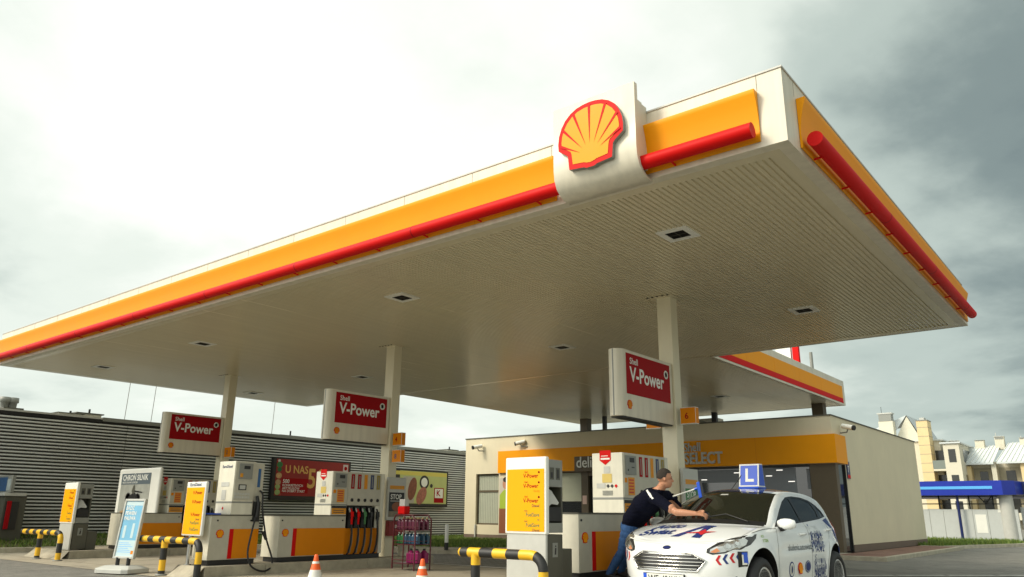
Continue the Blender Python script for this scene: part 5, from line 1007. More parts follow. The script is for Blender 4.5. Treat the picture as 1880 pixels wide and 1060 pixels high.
# grille: black hexagon with chrome bars
gh = [(-.31, .665), (.31, .665), (.480, .580), (.39, .465), (-.39, .465), (-.480, .580)]
f = MB(); lay_poly(f, [(x, z) for x, z in gh], (0, 0, 0), FRONT, 'black', .004, .03); gr = f.build('grille', car)
def surf(x, z, off): h = BV.ray_cast(Vector((x, -1, z)), Vector((0, 1, 0)), 3); return Vector((x, (h[0].y if h[0] else .05) - off, z))
f = MB(); f.tube([surf(x + (gh[(i + 1) % 6][0] - x) * k / 6, z + (gh[(i + 1) % 6][1] - z) * k / 6, .008) for i, (x, z) in enumerate(gh) for k in range(6)] + [surf(*gh[0], .008)], .010, 'chrome', 8, False); f.build('grille_surround', gr)
for k in range(5):
    z = .492 + k * .037; hw = .39 + (z - .465) / .115 * .09 - .02 if z < .58 else .48 - (z - .58) / .085 * .17 - .03
    f = MB(); P_ = [surf(-hw + 2 * hw * q / 14, z, .012) for q in range(15)]; vs = []
    for q in P_: vs += [q + Vector((0, .006, -.008)), q + Vector((0, -.006, -.004)), q + Vector((0, -.006, .003)), q + Vector((0, .006, .006))]
    f.add(vs, [(a * 4 + b, a * 4 + b + 1, a * 4 + b + 5, a * 4 + b + 4) for a in range(14) for b in range(3)], 'chrome', True); f.build('grille_bar', gr)
f = MB(); lay_poly(f, circle(.055, 20, 0, 0, .022), (0, 0, .715), FRONT, 'chrome', .004, .02); lay_poly(f, circle(.048, 20, 0, 0, .017), (0, 0, .715), FRONT, 'navy', .007, .02); f.build('badge', car)
f = MB(); lay_poly(f, [(-.26, -.055), (.26, -.055), (.26, .055), (-.26, .055)], (0, 0, .375), FRONT, 'black', .012, .1); pl = f.build('licence_plate', car)
f = MB(); yp = surf(0, .375, 0).y - .035; f.box(-.26, .26, yp, yp + .01, .318, .432, mat('plate_white', (0.72, .72, .66), .4)); f.box(-.26, -.215, yp - .001, yp + .002, .318, .432, 'signblue'); f.box(-.258, .258, yp - .0015, yp - .0005, .318, .323, 'black'); f.box(-.258, .258, yp - .0015, yp - .0005, .427, .432, 'black')
put_text(f, 'WE', .105, (-.195, yp - .002, .337), FRONT, 'black', .008, sx=.86); put_text(f, '406HH', .105, (-.02, yp - .002, .337), FRONT, 'black', .008, sx=.80); f.box(-.045, -.03, yp - .002, yp - .0015, .36, .39, sheet); f.build('plate_face', pl)
f = MB(); lay_poly(f, [(-.40, .20), (.40, .20), (.46, .26), (.42, .31), (-.42, .31), (-.46, .26)], (0, 0, 0), FRONT, 'black', .004, .04); f.build('lower_grille', car)
for sg_ in (1, -1):
    fcx = CORNER if sg_ > 0 else CORNERM
    pf = [(.47, .335), (.62, .355), (.73, .42), (.74, .29), (.62, .22), (.47, .23)]
    f = MB(); lay_poly(f, [(sg_ * x, z) for x, z in pf], (0, 0, 0), FRONT, 'black', .006, .018); fg = f.build('fog_recess', car); f = MB(); q = surf(sg_ * .58, .285, .015); f.lathe([(.045, 0), (.045, .012), (.02, .018), (0, .018)], q, 'chrome', 16, (sg_ * .3, -1, 0)); f.build('fog_lamp', fg)
    # swept headlamp: black bowl, silver reflector, orange indicator, clear edge
    HL = [(.44, .735), (.50, .785), (.60, .84), (.70, .875), (.80, .90)]
    hp = [(.405, .715), (.425, .755), (.50, .800), (.575, .838), (.66, .872), (.655, .845)]
    C0 = Vector((sg_ * .685, .345, .757)); out2 = [(-.255, -.075), (-.245, -.040), (-.13, .018), (.02, .060), (.20, .092), (.315, .100), (.295, .055), (.22, .000), (.10, -.042), (-.08, -.078), (-.20, -.092)]
    out2 = [(x * 1.14, z * 1.16) for x, z in out2]
    if sg_ < 0: out2 = [(-x, z) for x, z in out2]
    def sc(poly, k, dx=0, dz=0): return [(x * k + dx * sg_, z * k + dz) for x, z in poly]
    f = MB(); lay_poly(f, out2, C0, fcx, mat('lamp_bowl', (.03, .03, .03), .1), .006, .025); hl = f.build('headlight', car)
    f = MB(); lay_poly(f, [(sg_ * x * 1.14, z * 1.16) for x, z in ((-.225, -.072), (-.215, -.045), (-.12, -.002), (.02, .040), (.15, .066), (.19, .040), (.16, .000), (.08, -.035), (-.08, -.066), (-.18, -.078))], C0, fcx, mat('lamp_reflector', (.62, .62, .60), .16, .85), .009, .02); f.build('reflector', hl)
    f = MB(); lay_poly(f, [(sg_ * x * 1.14, z * 1.16) for x, z in ((-.22, -.068), (-.15, -.03), (-.12, -.06), (-.17, -.076))], C0, fcx, mat('indicator_amber', (.55, .22, .10), .2), .012, .02); f.build('indicator', hl)
    for cx_, cz_, rr_ in ((-.04, -.012, .050), (.07, .018, .042)): f = MB(); lay_poly(f, circle(rr_, 16, sg_ * cx_, cz_), C0, fcx, 'steel', .013, .03); lay_poly(f, circle(rr_ * .6, 14, sg_ * cx_, cz_), C0, fcx, 'chrome', .016, .03); f.build('lamp', hl)
    # wheels
    for s_ in (.83, 3.32):
        wx = sg_ * .775; f = MB(); ax = (sg_, 0, 0); c = (wx - sg_ * .10, s_, .298)
        f.lathe([(.205, 0), (.265, -.005), (.303, .03), (.318, .06), (.318, .13), (.303, .165), (.262, .19), (.215, .185), (.205, .17)], c, 'rubber', 44, ax); wheel = f.build('wheel', car)
        f = MB(); f.lathe([(.208, .172), (.200, .180), (.188, .172)], c, mat('alloy_silver', (.62, .62, .61), .3, .35), 40, ax); f.lathe([(.188, .172), (.184, .165), (.182, .10), (.03, .10), (0, .10)], c, mat('wheel_inner', (.05, .05, .05), .5, .2), 40, ax)
        for k in range(15):
            a = 2 * math.pi * k / 15; d0, d1 = Vector((0, math.cos(a), math.sin(a))), Vector((0, -math.sin(a), math.cos(a))); cc = Vector(c) + Vector((sg_ * .158, 0, 0))
            f.add([cc + d0 * .045 - d1 * .010, cc + d0 * .045 + d1 * .010, cc + d0 * .192 + d1 * .017 - Vector((sg_ * .004, 0, 0)), cc + d0 * .192 - d1 * .017 - Vector((sg_ * .004, 0, 0))] + [q - Vector((sg_ * .03, 0, 0)) for q in (cc + d0 * .045 - d1 * .010, cc + d0 * .045 + d1 * .010, cc + d0 * .192 + d1 * .017, cc + d0 * .192 - d1 * .017)], [(0, 1, 2, 3), (0, 3, 7, 4), (1, 5, 6, 2)], mat('alloy_silver', (.62, .62, .61), .3, .35))
        f.lathe([(.06, .135), (.058, .165), (.03, .172), (0, .172)], c, 'steel', 20, ax); f.build('rim', wheel)
        f = MB(); n = 24; P0 = [(s_ + .383 * math.cos(a), .34 + .383 * math.sin(a)) for a in [R(-24 + 228 * k / n) for k in range(n + 1)]]
        f.add([(sg_ * (T(s2, z2) - .006), s2, z2) for s2, z2 in P0] + [(sg_ * .42, s2, z2) for s2, z2 in P0], [(k, k + 1, n + 2 + k, n + 1 + k) for k in range(n)], 'black', True); f.add([(sg_ * .42, s2, z2) for s2, z2 in P0], [tuple(range(n + 1))], 'black'); f.build('wheel_arch', car)
    # mirror
    ms = Vector((sg_ * .905, 1.44, .985)); f = MB(); prof = [(.0, -.12), (.040, -.112), (.062, -.06), (.067, 0), (.063, .06), (.044, .112), (0, .125)]; nn = 20; vs = []
    for r0, h in prof:
        for k in range(nn): a = 2 * math.pi * k / nn; vs.append(ms + Vector((h * sg_, math.cos(a) * r0 * .72 + (.012 if h < 0 else -.006) + abs(h) * .18, math.sin(a) * r0)))
    f.add(vs, [(i * nn + k, i * nn + (k + 1) % nn, (i + 1) * nn + (k + 1) % nn, (i + 1) * nn + k) for i in range(len(prof) - 1) for k in range(nn)], 'carwhite', True); mi_ = f.build('mirror', car)
    f = MB(); f.tube([(sg_ * .79, 1.50, .945), (sg_ * .85, 1.46, .93), (sg_ * .895, 1.455, .955)], .03, 'black', 10, rs=[.05, .035, .04]); f.build('mirror_stalk', mi_)
    for s_, z in ((2.13, .855), (3.12, .90)):
        f = MB(); f.tube([(sg_ * (T(s_ - .10, z) + .004), s_ - .10, z), (sg_ * (T(s_, z) + .030), s_ - .05, z + .004), (sg_ * (T(s_, z) + .030), s_ + .05, z + .008), (sg_ * (T(s_ + .1, z) + .004), s_ + .10, z + .01)], .017, 'carwhite', 8); f.build('door_handle', car)
    # door shut lines
    f = MB()
    for ln in ([(1.34, .93), (1.30, .80), (1.27, .6), (1.27, .36), (1.30, .24)], [(2.345, 1.0), (2.36, .8), (2.37, .55), (2.36, .25)], [(3.22, 1.05), (3.14, .85), (3.02, .66), (2.93, .48), (2.9, .26)], [(1.30, .24), (1.8, .23), (2.36, .235), (2.9, .25)], [(.66, .885), (.98, .925), (1.34, .93)]):
        P_ = cat([(a, b) for a, b in ln], 6)
        for side_ in (0,):
            vs = []
            for i, q in enumerate(P_):
                t = (P_[min(i + 1, len(P_) - 1)] - P_[max(i - 1, 0)]).normalized(); nn_ = Vector((-t.y, t.x)) * .0035
                vs += [(sg_ * (T(q.x + nn_.x, q.y + nn_.y) + .0015), q.x + nn_.x, q.y + nn_.y), (sg_ * (T(q.x - nn_.x, q.y - nn_.y) + .0015), q.x - nn_.x, q.y - nn_.y)]
            f.add(vs, [(i * 2, i * 2 + 1, i * 2 + 3, i * 2 + 2) for i in range(len(P_) - 1)], 'dgrey')
    f.build('shut_line', car)
    f = MB(); e = [(3.60, .80), (3.72, .78), (3.735, .99), (3.68, 1.10), (3.60, 1.03)]; V, F = tri_region(e, step=.04); f.add([(sg_ * (T(a, b) + .006), a, b) for a, b in V], F, mat('tail_red', (.42, .01, .01), .15), True); f.build('tail_light', car)
# door swage line, under-tray, cabin
f = MB(); f.box(-.70, .70, .35, 3.6, .17, .30, 'black'); f.build('underbody', car)
f = MB()
for x in (-.34, .34): f.box(x - .22, x + .22, 1.95, 2.10, .55, 1.10, 'black'); f.box(x - .12, x + .12, 1.98, 2.07, 1.12, 1.28, 'black')
f.build('seat', car, bev=.03)
# hood edge line, washer jets, wipers, aerial
f = MB()
for sg_ in (1, -1):
    P_ = [A(i, sg_ * .93) for i in range(6 * NS + 3, 10 * NS)]; f.add([q + Vector((d_, 0, .0025)) for q in P_ for d_ in (-.003, .003)], [(i * 2, i * 2 + 1, i * 2 + 3, i * 2 + 2) for i in range(len(P_) - 1)], 'mgrey')
P_ = [A(6 * NS + 3, -.93 + 1.86 * k / 24) for k in range(25)]; f.add([q + Vector((0, d_, .0025)) for q in P_ for d_ in (-.003, .003)], [(i * 2, i * 2 + 1, i * 2 + 3, i * 2 + 2) for i in range(24)], 'mgrey'); f.build('bonnet_gap', car)
f = MB(); P_ = [A(10 * NS - 1, -.93 + 1.86 * k / 24) for k in range(25)]; Q = [A(10 * NS + 1, -.93 + 1.86 * k / 24) for k in range(25)]; f.add([q + Vector((0, 0, .004)) for pq in zip(P_, Q) for q in pq], [(i * 2, i * 2 + 1, i * 2 + 3, i * 2 + 2) for i in range(24)], 'black', True); f.build('cowl', car)
for x in (-.28, .28): f = MB(); q = A(9 * NS, x / .8); f.lathe([(.014, 0), (.010, .012), (0, .014)], q, 'black', 8); f.build('washer_jet', car)
def on_ws(x, u): i = i_ws0 + u * (i_ws1 - i_ws0); a = int(i); t = i - a; return A(a, x).lerp(A(a + 1, x), t)
f = MB(); f.tube([on_ws(.72, .02) + Vector((0, -.02, .015)), on_ws(.35, .16) + Vector((0, -.02, .02)), on_ws(-.02, .05) + Vector((0, -.02, .02))], .009, 'black', 6); f.build('wiper', car)
f = MB(); f.tube([on_ws(-.30, .02) + Vector((0, -.02, .015)), on_ws(-.20, .05) + Vector((0, -.09, .06)), on_ws(-.02, .12) + Vector((0, -.20, .12)), on_ws(.06, .16) + Vector((0, -.22, .16))], .008, 'black', 6); f.build('wiper', car)
f = MB(); f.tube([(-.10, 2.30, 1.478), (-.07, 2.10, 1.50), (.045, 2.02, 1.72)] if False else [(-.16, 2.25, 1.44), (-.02, 2.30, 1.63)], .006, 'black', 6); f.build('aerial', car)
f = MB(); lay_poly(f, [(-.06, -.02), (.06, -.02), (.05, .02), (-.05, .02)], (0, 1.7, 1.33), ((1, 0, 0), (0, .88, .47)), 'lgrey', -.004, .02); f.build('mirror_mount', car)
# lettering and stickers
dk = mat('sticker_navy', (.008, .028, .16), .35); rd = mat('sticker_red', (.55, .015, .02), .35)
f = MB(); lay_text(f, 'Auto', .27, (-.52, .63, .93), HOOD, dk, bold=.03, sx=.80, shear=.22); lay_text(f, 'Świat', .27, (-.60, .39, .88), HOOD, dk, bold=.03, sx=.76, shear=.22); f.build('bonnet_lettering', car)
f = MB(); at = (.10, .55, .92); lay_poly(f, [(-.18, -.25), (-.07, -.25), (.10, .12), (.10, -.25), (.21, -.25), (.21, .24), (.06, .24)], at, HOOD, dk, .004, .04); lay_poly(f, [(-.05, -.13), (.11, -.06), (.155, .05), (.19, -.03), (.32, .0), (.21, -.08), (.19, -.17), (.13, -.11)], at, HOOD, rd, .007, .04); f.build('bonnet_emblem', car)
def stick(name, items):
    f = MB()
    for kind, a in items:
        if kind == 'p': lay_poly(f, *a)
        else: lay_text(f, *a[:5], **a[5])
    return f.build(name, car)
ch = lambda x: [(x, 0), (x + .036, .052), (x + .068, .052), (x + .032, 0), (x + .068, -.052), (x + .036, -.052)]
for sg_ in (1, -1):
    fcx = CORNER if sg_ > 0 else CORNERM; c0 = Vector((sg_ * .715, .36, .592))
    for k, c_ in enumerate((rd, dk, rd, dk)): stick('chevron', [('p', ([(sg_ * (x - .23), z + k * .012) for x, z in ch(k * .08)] if sg_ > 0 else [(.23 - x, z + k * .012) for x, z in ch(k * .08)], c0, fcx, c_, .004, .03))])
f = MB(); c0 = Vector((.80, .425, .60)); fc2 = ((.55, .835, 0), (0, 0, 1)); lay_poly(f, [(-.075, -.085), (.075, -.085), (.075, .085), (-.075, .085)], c0, fc2, 'black', .004, .018); lay_poly(f, [(-.02, .0 - .05), (.065, -.05), (.065, .075), (-.02, .075)], c0, fc2, 'signblue', .008, .018); lay_text(f, 'L', .15, c0 + Vector((-.012, -.03, -.055)), fc2, 'white', .013, .03); f.build('learner_sticker', car)
f = MB(); lay_text(f, 'ECO', .035, (.83, .86, .835), LEFT, mat('sticker_lime', (.30, .46, .08), .4), bold=.02); lay_text(f, '2 TON', .05, (.83, .88, .78), LEFT, mat('sticker_lime', (.30, .46, .08), .4), bold=.02); f.build('green_sticker', car)
f = MB(); lay_text(f, 'akademia.autoswiat.pl', .105, (.85, 1.60, .665), LEFT, mat('sticker_grey', (.10, .11, .12), .5), bold=.004, sx=.92); f.build('door_lettering', car)
def disc(y, z, items, name):
    f = MB()
    for r0, ry_, c_, l_ in items: lay_poly(f, circle(r0, 20, 0, 0, ry_), (.86, y, z), LEFT, c_, l_, .05)
    f.build(name, car)
disc(1.66, .44, ((.085, .095, dk, .003), (.068, .078, 'carwhite', .005), (.048, .058, 'lgrey', .007), (.02, .04, dk, .009)), 'round_sticker'); disc(2.20, .455, ((.10, .075, dk, .003), (.088, .062, 'carwhite', .005), (.08, .056, dk, .007)), 'oval_sticker')
f = MB(); h = BV.ray_cast(Vector((2, 1.93, .45)), Vector((-1, 0, 0)), 3)[0]; emblem(f, .15, (h.x + .006, 1.93, .375), LEFT, .004); f.build('emblem_sticker', car)
f = MB(); lay_text(f, '406', .001, (.8, 1.5, .5), LEFT, dk) if False else None
# large pixel lettering across the rear door and wing, turned upright
UPR = ((0, .28, .96), (0, -.96, .28))
lay_text(f, 'auto', .40, (.85, 2.83, .60), ((0, .26, .966), (0, -.966, .26)), dk, .004, .02, 1.0) if False else None
sk = ((0, 1, .0), (0, .16, .987)); pale = mat('sticker_pixel_grey', (.36, .39, .46), .4)
lay_text(f, 'Auto', .47, (.85, 2.40, .64), LEFT, dk, .004, .035, .46, -.16); lay_text(f, 'świat', .44, (.85, 2.44, .25), LEFT, dk, .004, .035, .44, -.12)
rnd = random.Random(11)
for y0_, z0_, wd, ht in ((2.40, .62, .48, .34), (2.44, .30, .42, .30)):
    for a in range(15):
        for b in range(16):
            if (a + b) % 2 or rnd.random() < .25: continue
            y_, z_ = y0_ + wd * b / 16 - .05 * a / 15, z0_ + ht * a / 15
            if z_ < .25 or math.hypot(y_ - 3.32, z_ - .34) < .44: continue
            f.add([(T(p_, q_) + .0065, p_, q_) for p_, q_ in ((y_, z_), (y_ + wd / 17, z_), (y_ + wd / 17, z_ + ht / 16), (y_, z_ + ht / 16))], [(0, 1, 2, 3)], pale if (a // 3) % 2 else 'carwhite')
f.build('pixel_lettering', car)
f = MB(); e = [(3.14, 1.03), (3.38, 1.06), (3.56, .84), (3.69, .56), (3.71, .36), (3.66, .40), (3.58, .58), (3.42, .82)]; V, F = tri_region(e, step=.05); f.add([(T(a, b) + .004, a, b) for a, b in V], F, dk, True); f.build('rear_stripe', car)
# learner roof box
CM = Matrix.Translation((-4.55, 8.525, .02)) @ Matrix.Rotation(R(-2.0), 4, 'Z')
ls = thing('roof_sign', 'square blue learner roof sign with white L on the car roof', 'roof sign', (-4.585, 8.50, .035), rz=R(-2.0)); ls['_o'] = (0, 0, 0)
f = MB(); a0, b0 = 2.30, 2.52; f.prism([(a0, 1.452), (b0, 1.452), (b0 - .055, 1.77), (a0 + .055, 1.77)], lambda u, v_, w: (w, u, v_), -.02, .27, 'white'); bx_ = f.build('box', ls, bev=.012)
for fcz, yy, kk in ((((1, 0, 0), (0, .172, .985)), a0 - .003, 1), (((-1, 0, 0), (0, -.172, .985)), b0 + .003, -1)):
    f = MB(); cxs = .125; at = Vector((cxs, yy, 1.455)); r, u = Vector(fcz[0]), Vector(fcz[1]); n = r.cross(u)
    q = [at + r * x + u * y + n * .001 for x, y in ((-.125, .022), (.125, .022), (.125, .298), (-.125, .298))]; f.add(q, [(0, 1, 2, 3)], 'signblue'); o_ = at + n * .002; f.add([o_ + r * x + u * y for x, y in ((-.05, .07), (.075, .07), (.075, .108), (-.012, .108), (-.012, .255), (-.05, .255))], [(0, 1, 2, 3), (0, 3, 4, 5)], 'white'); f.build('face', bx_)
f = MB(); f.add([(.272, a0 + .012, 1.47), (.272, b0 - .012, 1.47), (.272, b0 - .06, 1.755), (.272, a0 + .06, 1.755)], [(0, 1, 2, 3)], 'signblue'); f.build('side_face', bx_)
f = MB(); f.box(-.02, .27, a0 - .02, b0 + .02, 1.43, 1.454, 'signblue'); f.build('base', ls)

# ================================================================== MAN WIPING THE WINDSCREEN
KP = 1.0125; EYE = Vector((0, 0, 1.10))
def W_(x, y, z): return EYE + (Vector((x, y, z)) - EYE) * KP + Vector((-.012, -.010, -.016 * max(0, min(1, (z - .35) / .6))))
SOFT = []
def ball(mb, c, r, n=14, sc_=(1, 1, 1), rot=None):
    vs = []; c = Vector(c)
    for i in range(n // 2 + 1):
        for k in range(n):
            a, b = math.pi * i / (n // 2), 2 * math.pi * k / n; q = Vector((math.sin(a) * math.cos(b) * sc_[0], math.sin(a) * math.sin(b) * sc_[1], math.cos(a) * sc_[2])) * r
            vs.append(c + (rot @ q if rot else q))
    return mb.add(vs, [(i * n + k, (i + 1) * n + k, (i + 1) * n + (k + 1) % n, i * n + (k + 1) % n) for i in range(n // 2) for k in range(n)], 'skin', True)
def limb(mb, pts, rs, n=14):
    P_ = [Vector(q) for q in pts]
    for i in range(len(P_) - 1):
        L_ = (P_[i + 1] - P_[i]).length; k = max(2, int(L_ / (min(rs[i], rs[i + 1]) * .6)))
        for j in range(k + 1): t = j / k; ball(mb, P_[i].lerp(P_[i + 1], t), rs[i] + (rs[i + 1] - rs[i]) * t, n)
bodym = MB()
pel, wst, chs, upc, nkb = W_(-5.60, 9.65, .955), W_(-5.53, 9.62, 1.06), W_(-5.30, 9.54, 1.25), W_(-5.15, 9.50, 1.35), W_(-5.055, 9.47, 1.425)
side = Vector((.18, .97, .0)).normalized(); fwd = Vector((.86, .50, -.04)).normalized(); upv = Vector((.10, -.08, 1)).normalized(); lat = upv.cross(fwd).normalized(); fwd = lat.cross(upv).normalized()
for a, b, r0, r1, w in ((pel, wst, .135, .132, .055), (wst, chs, .132, .150, .075), (chs, upc, .150, .125, .095)):
    for s_ in (-1, -.5, 0, .5, 1): limb(bodym, [a + side * w * s_, b + side * w * s_ * 1.1], [r0 * (1 - .1 * abs(s_)), r1 * (1 - .12 * abs(s_))], 16)
limb(bodym, [upc, nkb], [.105, .07]); hc = W_(-4.955, 9.45, 1.575); limb(bodym, [nkb, hc - upv * .06 - fwd * .015], [.064, .058])
shR, elR, wrR = W_(-5.03, 9.33, 1.315), W_(-4.72, 9.27, 1.150), W_(-4.475, 9.305, 1.137)
shL, elL, wrL = W_(-5.07, 9.70, 1.36), W_(-4.98, 9.95, 1.17), W_(-5.06, 9.74, 1.30)
limb(bodym, [upc - side * .10, shR], [.09, .078]); limb(bodym, [upc + side * .10, shL], [.09, .078])
slR = shR.lerp(elR, .72); limb(bodym, [shR, slR], [.080, .066]); limb(bodym, [slR, elR], [.049, .046]); limb(bodym, [elR, elR.lerp(wrR, .35), wrR], [.046, .044, .028])
slL = shL.lerp(elL, .7); limb(bodym, [shL, slL], [.078, .064]); limb(bodym, [slL, elL, wrL], [.048, .044, .028])
hpR, knR, anR = W_(-5.585, 9.55, .92), W_(-5.675, 9.50, .62), W_(-5.885, 9.50, .335)
hpL, knL, anL = W_(-5.63, 9.76, .93), W_(-5.76, 9.83, .62), W_(-5.92, 9.86, .335)
for a, b, c in ((hpR, knR, anR), (hpL, knL, anL)): limb(bodym, [a, a.lerp(b, .5), b], [.112, .094, .066]); limb(bodym, [b, b.lerp(c, .35), c], [.066, .066, .048]); 
# head: skull, jaw, nose, brow, ears
rot = Matrix((fwd, lat, upv)).transposed()
H_ = lambda a, b, c: hc + fwd * a + lat * b + upv * c
ball(bodym, H_(-.012, 0, .030), .1, 20, (.98, .76, .98), rot); ball(bodym, H_(.022, 0, -.045), .1, 18, (.66, .60, .78), rot); ball(bodym, H_(.050, 0, -.092), .1, 14, (.34, .32, .26), rot)
limb(bodym, [H_(.080, 0, .012), H_(.103, 0, -.028)], [.010, .015], 10); limb(bodym, [H_(.074, -.035, .024), H_(.082, 0, .022), H_(.074, .035, .024)], [.013, .012, .013], 10)
limb(bodym, [H_(.082, -.018, -.062), H_(.087, 0, -.060), H_(.082, .018, -.062)], [.008, .010, .008], 8); limb(bodym, [H_(.080, -.018, -.076), H_(.085, 0, -.076), H_(.080, .018, -.076)], [.008, .010, .008], 8)
for s_ in (-1, 1): limb(bodym, [H_(-.008, s_ * .073, .018), H_(-.004, s_ * .078, -.006), H_(.004, s_ * .072, -.026)], [.013, .015, .009], 8)
# hands
def hand(mb, wr, d_, up_, curl, spread=1):
    d_ = Vector(d_).normalized(); up_ = (Vector(up_) - d_ * Vector(up_).dot(d_)).normalized(); sd_ = d_.cross(up_).normalized()
    kn = wr + d_ * .092
    for s_ in (-.028, -.010, .010, .026): limb(mb, [wr + sd_ * s_ * .5, kn + sd_ * s_], [.018, .013], 8)
    for i, (s_, l1, l2, l3) in enumerate(((-.032, .036, .022, .018), (-.011, .042, .027, .02), (.011, .040, .026, .02), (.030, .031, .019, .017))):
        c = curl[i]; a = kn + sd_ * s_; pts_ = [a]; ang = 0
        for l_ in (l1, l2, l3): ang += c; a = a + (d_ * math.cos(ang) - up_ * math.sin(ang) + sd_ * s_ * .6 * spread) * l_; pts_.append(a)
        limb(mb, pts_, [.0105, .0098, .009, .0078], 8)
    t0 = wr + d_ * .028 - sd_ * .024; limb(mb, [t0, t0 - sd_ * .030 + d_ * .026 + up_ * .010, t0 - sd_ * .026 + d_ * .056 + up_ * .022, t0 - sd_ * .014 + d_ * .078 + up_ * .024], [.017, .0135, .0115, .009], 8)
hand(bodym, wrR, (.86, .45, -.10), (.1, -.55, .85), (.30, .45, .55, .6)); hand(bodym, wrL, (.55, -.20, .35), (-.2, -.5, .8), (.9, .95, 1.0, 1.0), 0)
raw = bodym.build('person')
md = raw.modifiers.new('r', 'REMESH'); md.mode = 'VOXEL'; md.voxel_size = .0062; md.use_smooth_shade = True
ms_ = raw.modifiers.new('s', 'SMOOTH'); ms_.factor = .5; ms_.iterations = 4
bpy.context.view_layer.update()
me = bpy.data.meshes.new_from_object(raw.evaluated_get(bpy.context.evaluated_depsgraph_get())); old = raw.data; bpy.data.objects.remove(raw); bpy.data.meshes.remove(old)
man = bpy.data.objects.new('person', me); COL.objects.link(man); tag(man, 'man in navy polo shirt and jeans leaning over the bonnet to wipe the windscreen', 'person')
me.materials.clear(); [me.materials.append(M[k]) for k in ('skin', 'shirt', 'jeans')]
def dseg(q, a, b): t = max(0, min(1, (q - a).dot(b - a) / (b - a).length_squared)); return (q - a.lerp(b, t)).length
BONE = [(0, nkb + upv * .035, hc), (1, wst, chs), (1, chs, upc), (1, upc, nkb), (1, upc, shR), (1, upc, shL), (1, shR, slR), (1, shL, slL), (0, slR + (elR - slR) * .3, elR), (0, elR, wrR), (0, slL + (elL - slL) * .3, elL), (0, elL, wrL), (2, hpR, knR), (2, knR, anR), (2, hpL, knL), (2, knL, anL), (2, pel, pel + (wst - pel) * .35), (1, pel + (wst - pel) * .5, wst), (1, wst + side * .1, chs + side * .1), (1, wst - side * .1, chs - side * .1), (2, pel - side * .06, pel + side * .06), (1, pel.lerp(wst, .6) - side * .07, pel.lerp(wst, .6) + side * .07)]
rad = {0: .055, 1: .14, 2: .085}
tdir = (wst - pel).normalized()
for p_ in me.polygons:
    q = p_.center; best, mi2 = 9, 0
    for m_, a, b in BONE:
        dd = dseg(q, a, b)
        if dd < best: best, mi2 = dd, m_
    if (q - hc).length < .16 and q.z > nkb.z + .045: mi2 = 0
    if (q - elR).dot(elR - shR) > -.07 and (q - shR).length < .6 and q.x > slR.x - .0 and (q - slR).dot(elR - shR) > 0.0 and q.z < 1.30: mi2 = 0
    if mi2 == 1 and (q - pel).dot(tdir) < .015 and q.z < 1.06: mi2 = 2
    p_.material_index = mi2
BVP = BVHTree.FromPolygons([v_.co for v_ in me.vertices], [tuple(p_.vertices) for p_ in me.polygons])
f = MB(); n = 22; vs = []; hv = []
for i in range(12):
    for k in range(n + 1):
        a, b = math.pi * .56 * i / 11, 2 * math.pi * k / n; q = Vector((math.sin(a) * math.cos(b), math.sin(a) * math.sin(b), math.cos(a)))
        low_ = 1.0 if q.x < .25 else .62; a2 = a * (low_ if q.x > .25 else 1.06 if q.x < -.3 else .92); q = Vector((math.sin(a2) * math.cos(b), math.sin(a2) * math.sin(b), math.cos(a2)))
        w = hc + rot @ (Vector((-.012, 0, .030)) + Vector((q.x * .098, q.y * .076, q.z * .098))); h = BVP.find_nearest(w); rr = .007 + .004 * math.sin(b * 7 + i * 3) * math.sin(i)
        vs.append(w + (w - (hc + upv * .03)).normalized() * rr)
f.add(vs, [(i * (n + 1) + k, i * (n + 1) + k + 1, (i + 1) * (n + 1) + k + 1, (i + 1) * (n + 1) + k) for i in range(11) for k in range(n)], 'hair', True); f.build('hair', man)
f = MB()
for s_ in (-1, 1):
    e = H_(.080, s_ * .031, .006); ball(f, e, .0085, 10, (.6, 1, .7), rot); f.fm = [f.mi(mat('eye_dark', (.03, .02, .018), .2))] * len(f.fm); b0_ = H_(.088, s_ * .018, .030); b1_ = H_(.078, s_ * .052, .027); f.tube([b0_, b1_], .0042, 'hair', 6)
f.build('eye', man)
f = MB()
for (dx, wd) in ((.0, .055), (.035, .04)):
    o_ = W_(-5.175 + dx * .9, 9.40, 1.385 - dx * .9); V, F = tri_region([(-wd, -.013), (wd, -.013), (wd, .013), (-wd, .013)], step=.012); r = Vector((.42, .2, -.85)).normalized(); n_ = (EYE - o_).normalized(); u = n_.cross(r).normalized(); r = u.cross(n_).normalized(); pp = []
    for x, y in V: o2 = o_ + r * x + u * y + n_ * .5; h = BVP.ray_cast(o2, -n_, .75); pp.append((h[0] + n_ * .005) if h[0] else None)
    F = [f_ for f_ in F if all(pp[i] is not None for i in f_)]; f.add([q if q is not None else o_ for q in pp], F, 'white', True)
f.build('shirt_print', man)
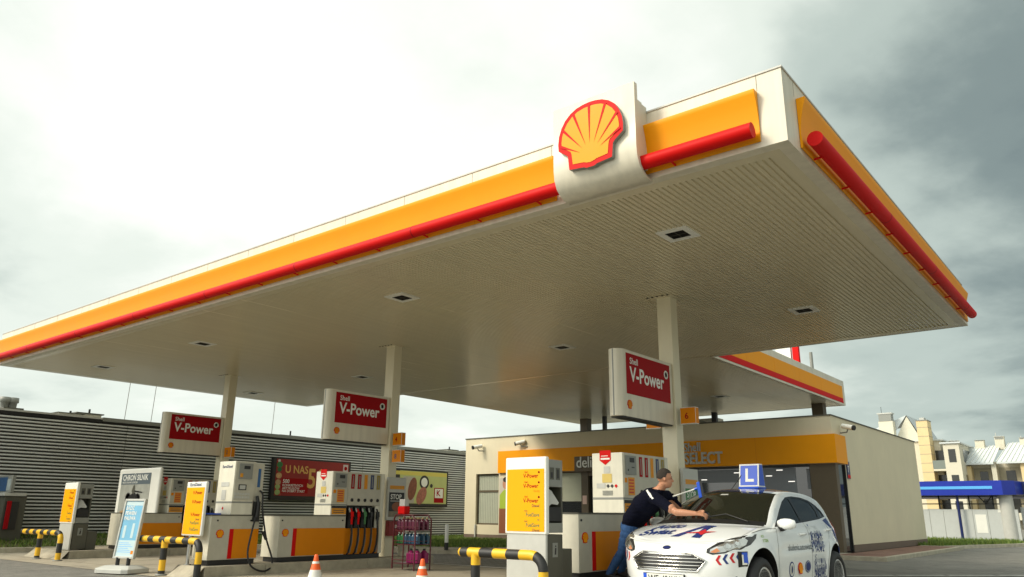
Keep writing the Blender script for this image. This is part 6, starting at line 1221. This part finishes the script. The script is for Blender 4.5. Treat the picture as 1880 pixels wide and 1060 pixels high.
for an, kn in ((anR, knR), (anL, knL)):
    f = MB(); c = an + Vector((0.0, 0, -.04)); prof = [(-.085, .036, .045), (-.05, .046, .07), (0, .046, .075), (.06, .046, .055), (.12, .048, .042), (.165, .034, .032), (.18, .015, .02)]; n = 12; vs = []
    for x, hw, hh in prof:
        for k in range(n): a = 2 * math.pi * k / n; vs.append(Vector((an.x + x + .02, an.y + math.cos(a) * hw, .253 + max(0, hh * (.5 + .62 * math.sin(a))))))
    f.add(vs, [(i * n + k, i * n + (k + 1) % n, (i + 1) * n + (k + 1) % n, (i + 1) * n + k) for i in range(len(prof) - 1) for k in range(n)] + [tuple(range(n)), tuple(range(len(vs) - 1, len(vs) - n - 1, -1))], 'black', True); f.build('shoe', man)
sq = thing('squeegee', 'window squeegee with blue head and white handle raised in the man\'s far hand', 'squeegee', tuple(wrL)); s0 = wrL + Vector((.06, -.03, .05)); s1 = W_(-4.66, 9.76, 1.455); sd_ = (s1 - s0).normalized()
f = MB(sq); f.tube([s0 - sd_ * .10, s1], .0105, 'white', 10); f.build('handle'); f = MB(sq); ha, hb = W_(-4.645, 9.76, 1.535), W_(-4.615, 9.76, 1.335); ax_ = (hb - ha).normalized(); bl = ax_.cross(sd_).normalized()
f.add([q + bl * y + sd_ * x for q in (ha, hb) for x, y in ((-.012, -.022), (.03, -.016), (.03, .016), (-.012, .022))], [(0, 1, 2, 3), (4, 7, 6, 5), (0, 4, 5, 1), (1, 5, 6, 2), (2, 6, 7, 3), (3, 7, 4, 0)], 'signblue'); f.tube([s1 - sd_ * .03, s1 + sd_ * .01], .018, 'signblue', 8); f.build('head', bev=.004)
f = MB(sq); f.add([q + bl * y + sd_ * x for q in (ha - ax_ * .004, hb + ax_ * .004) for x, y in ((.031, -.012), (.058, -.010), (.058, .010), (.031, .012))], [(0, 1, 2, 3), (4, 7, 6, 5), (0, 4, 5, 1), (1, 5, 6, 2), (2, 6, 7, 3), (3, 7, 4, 0)], 'black'); f.build('blade')
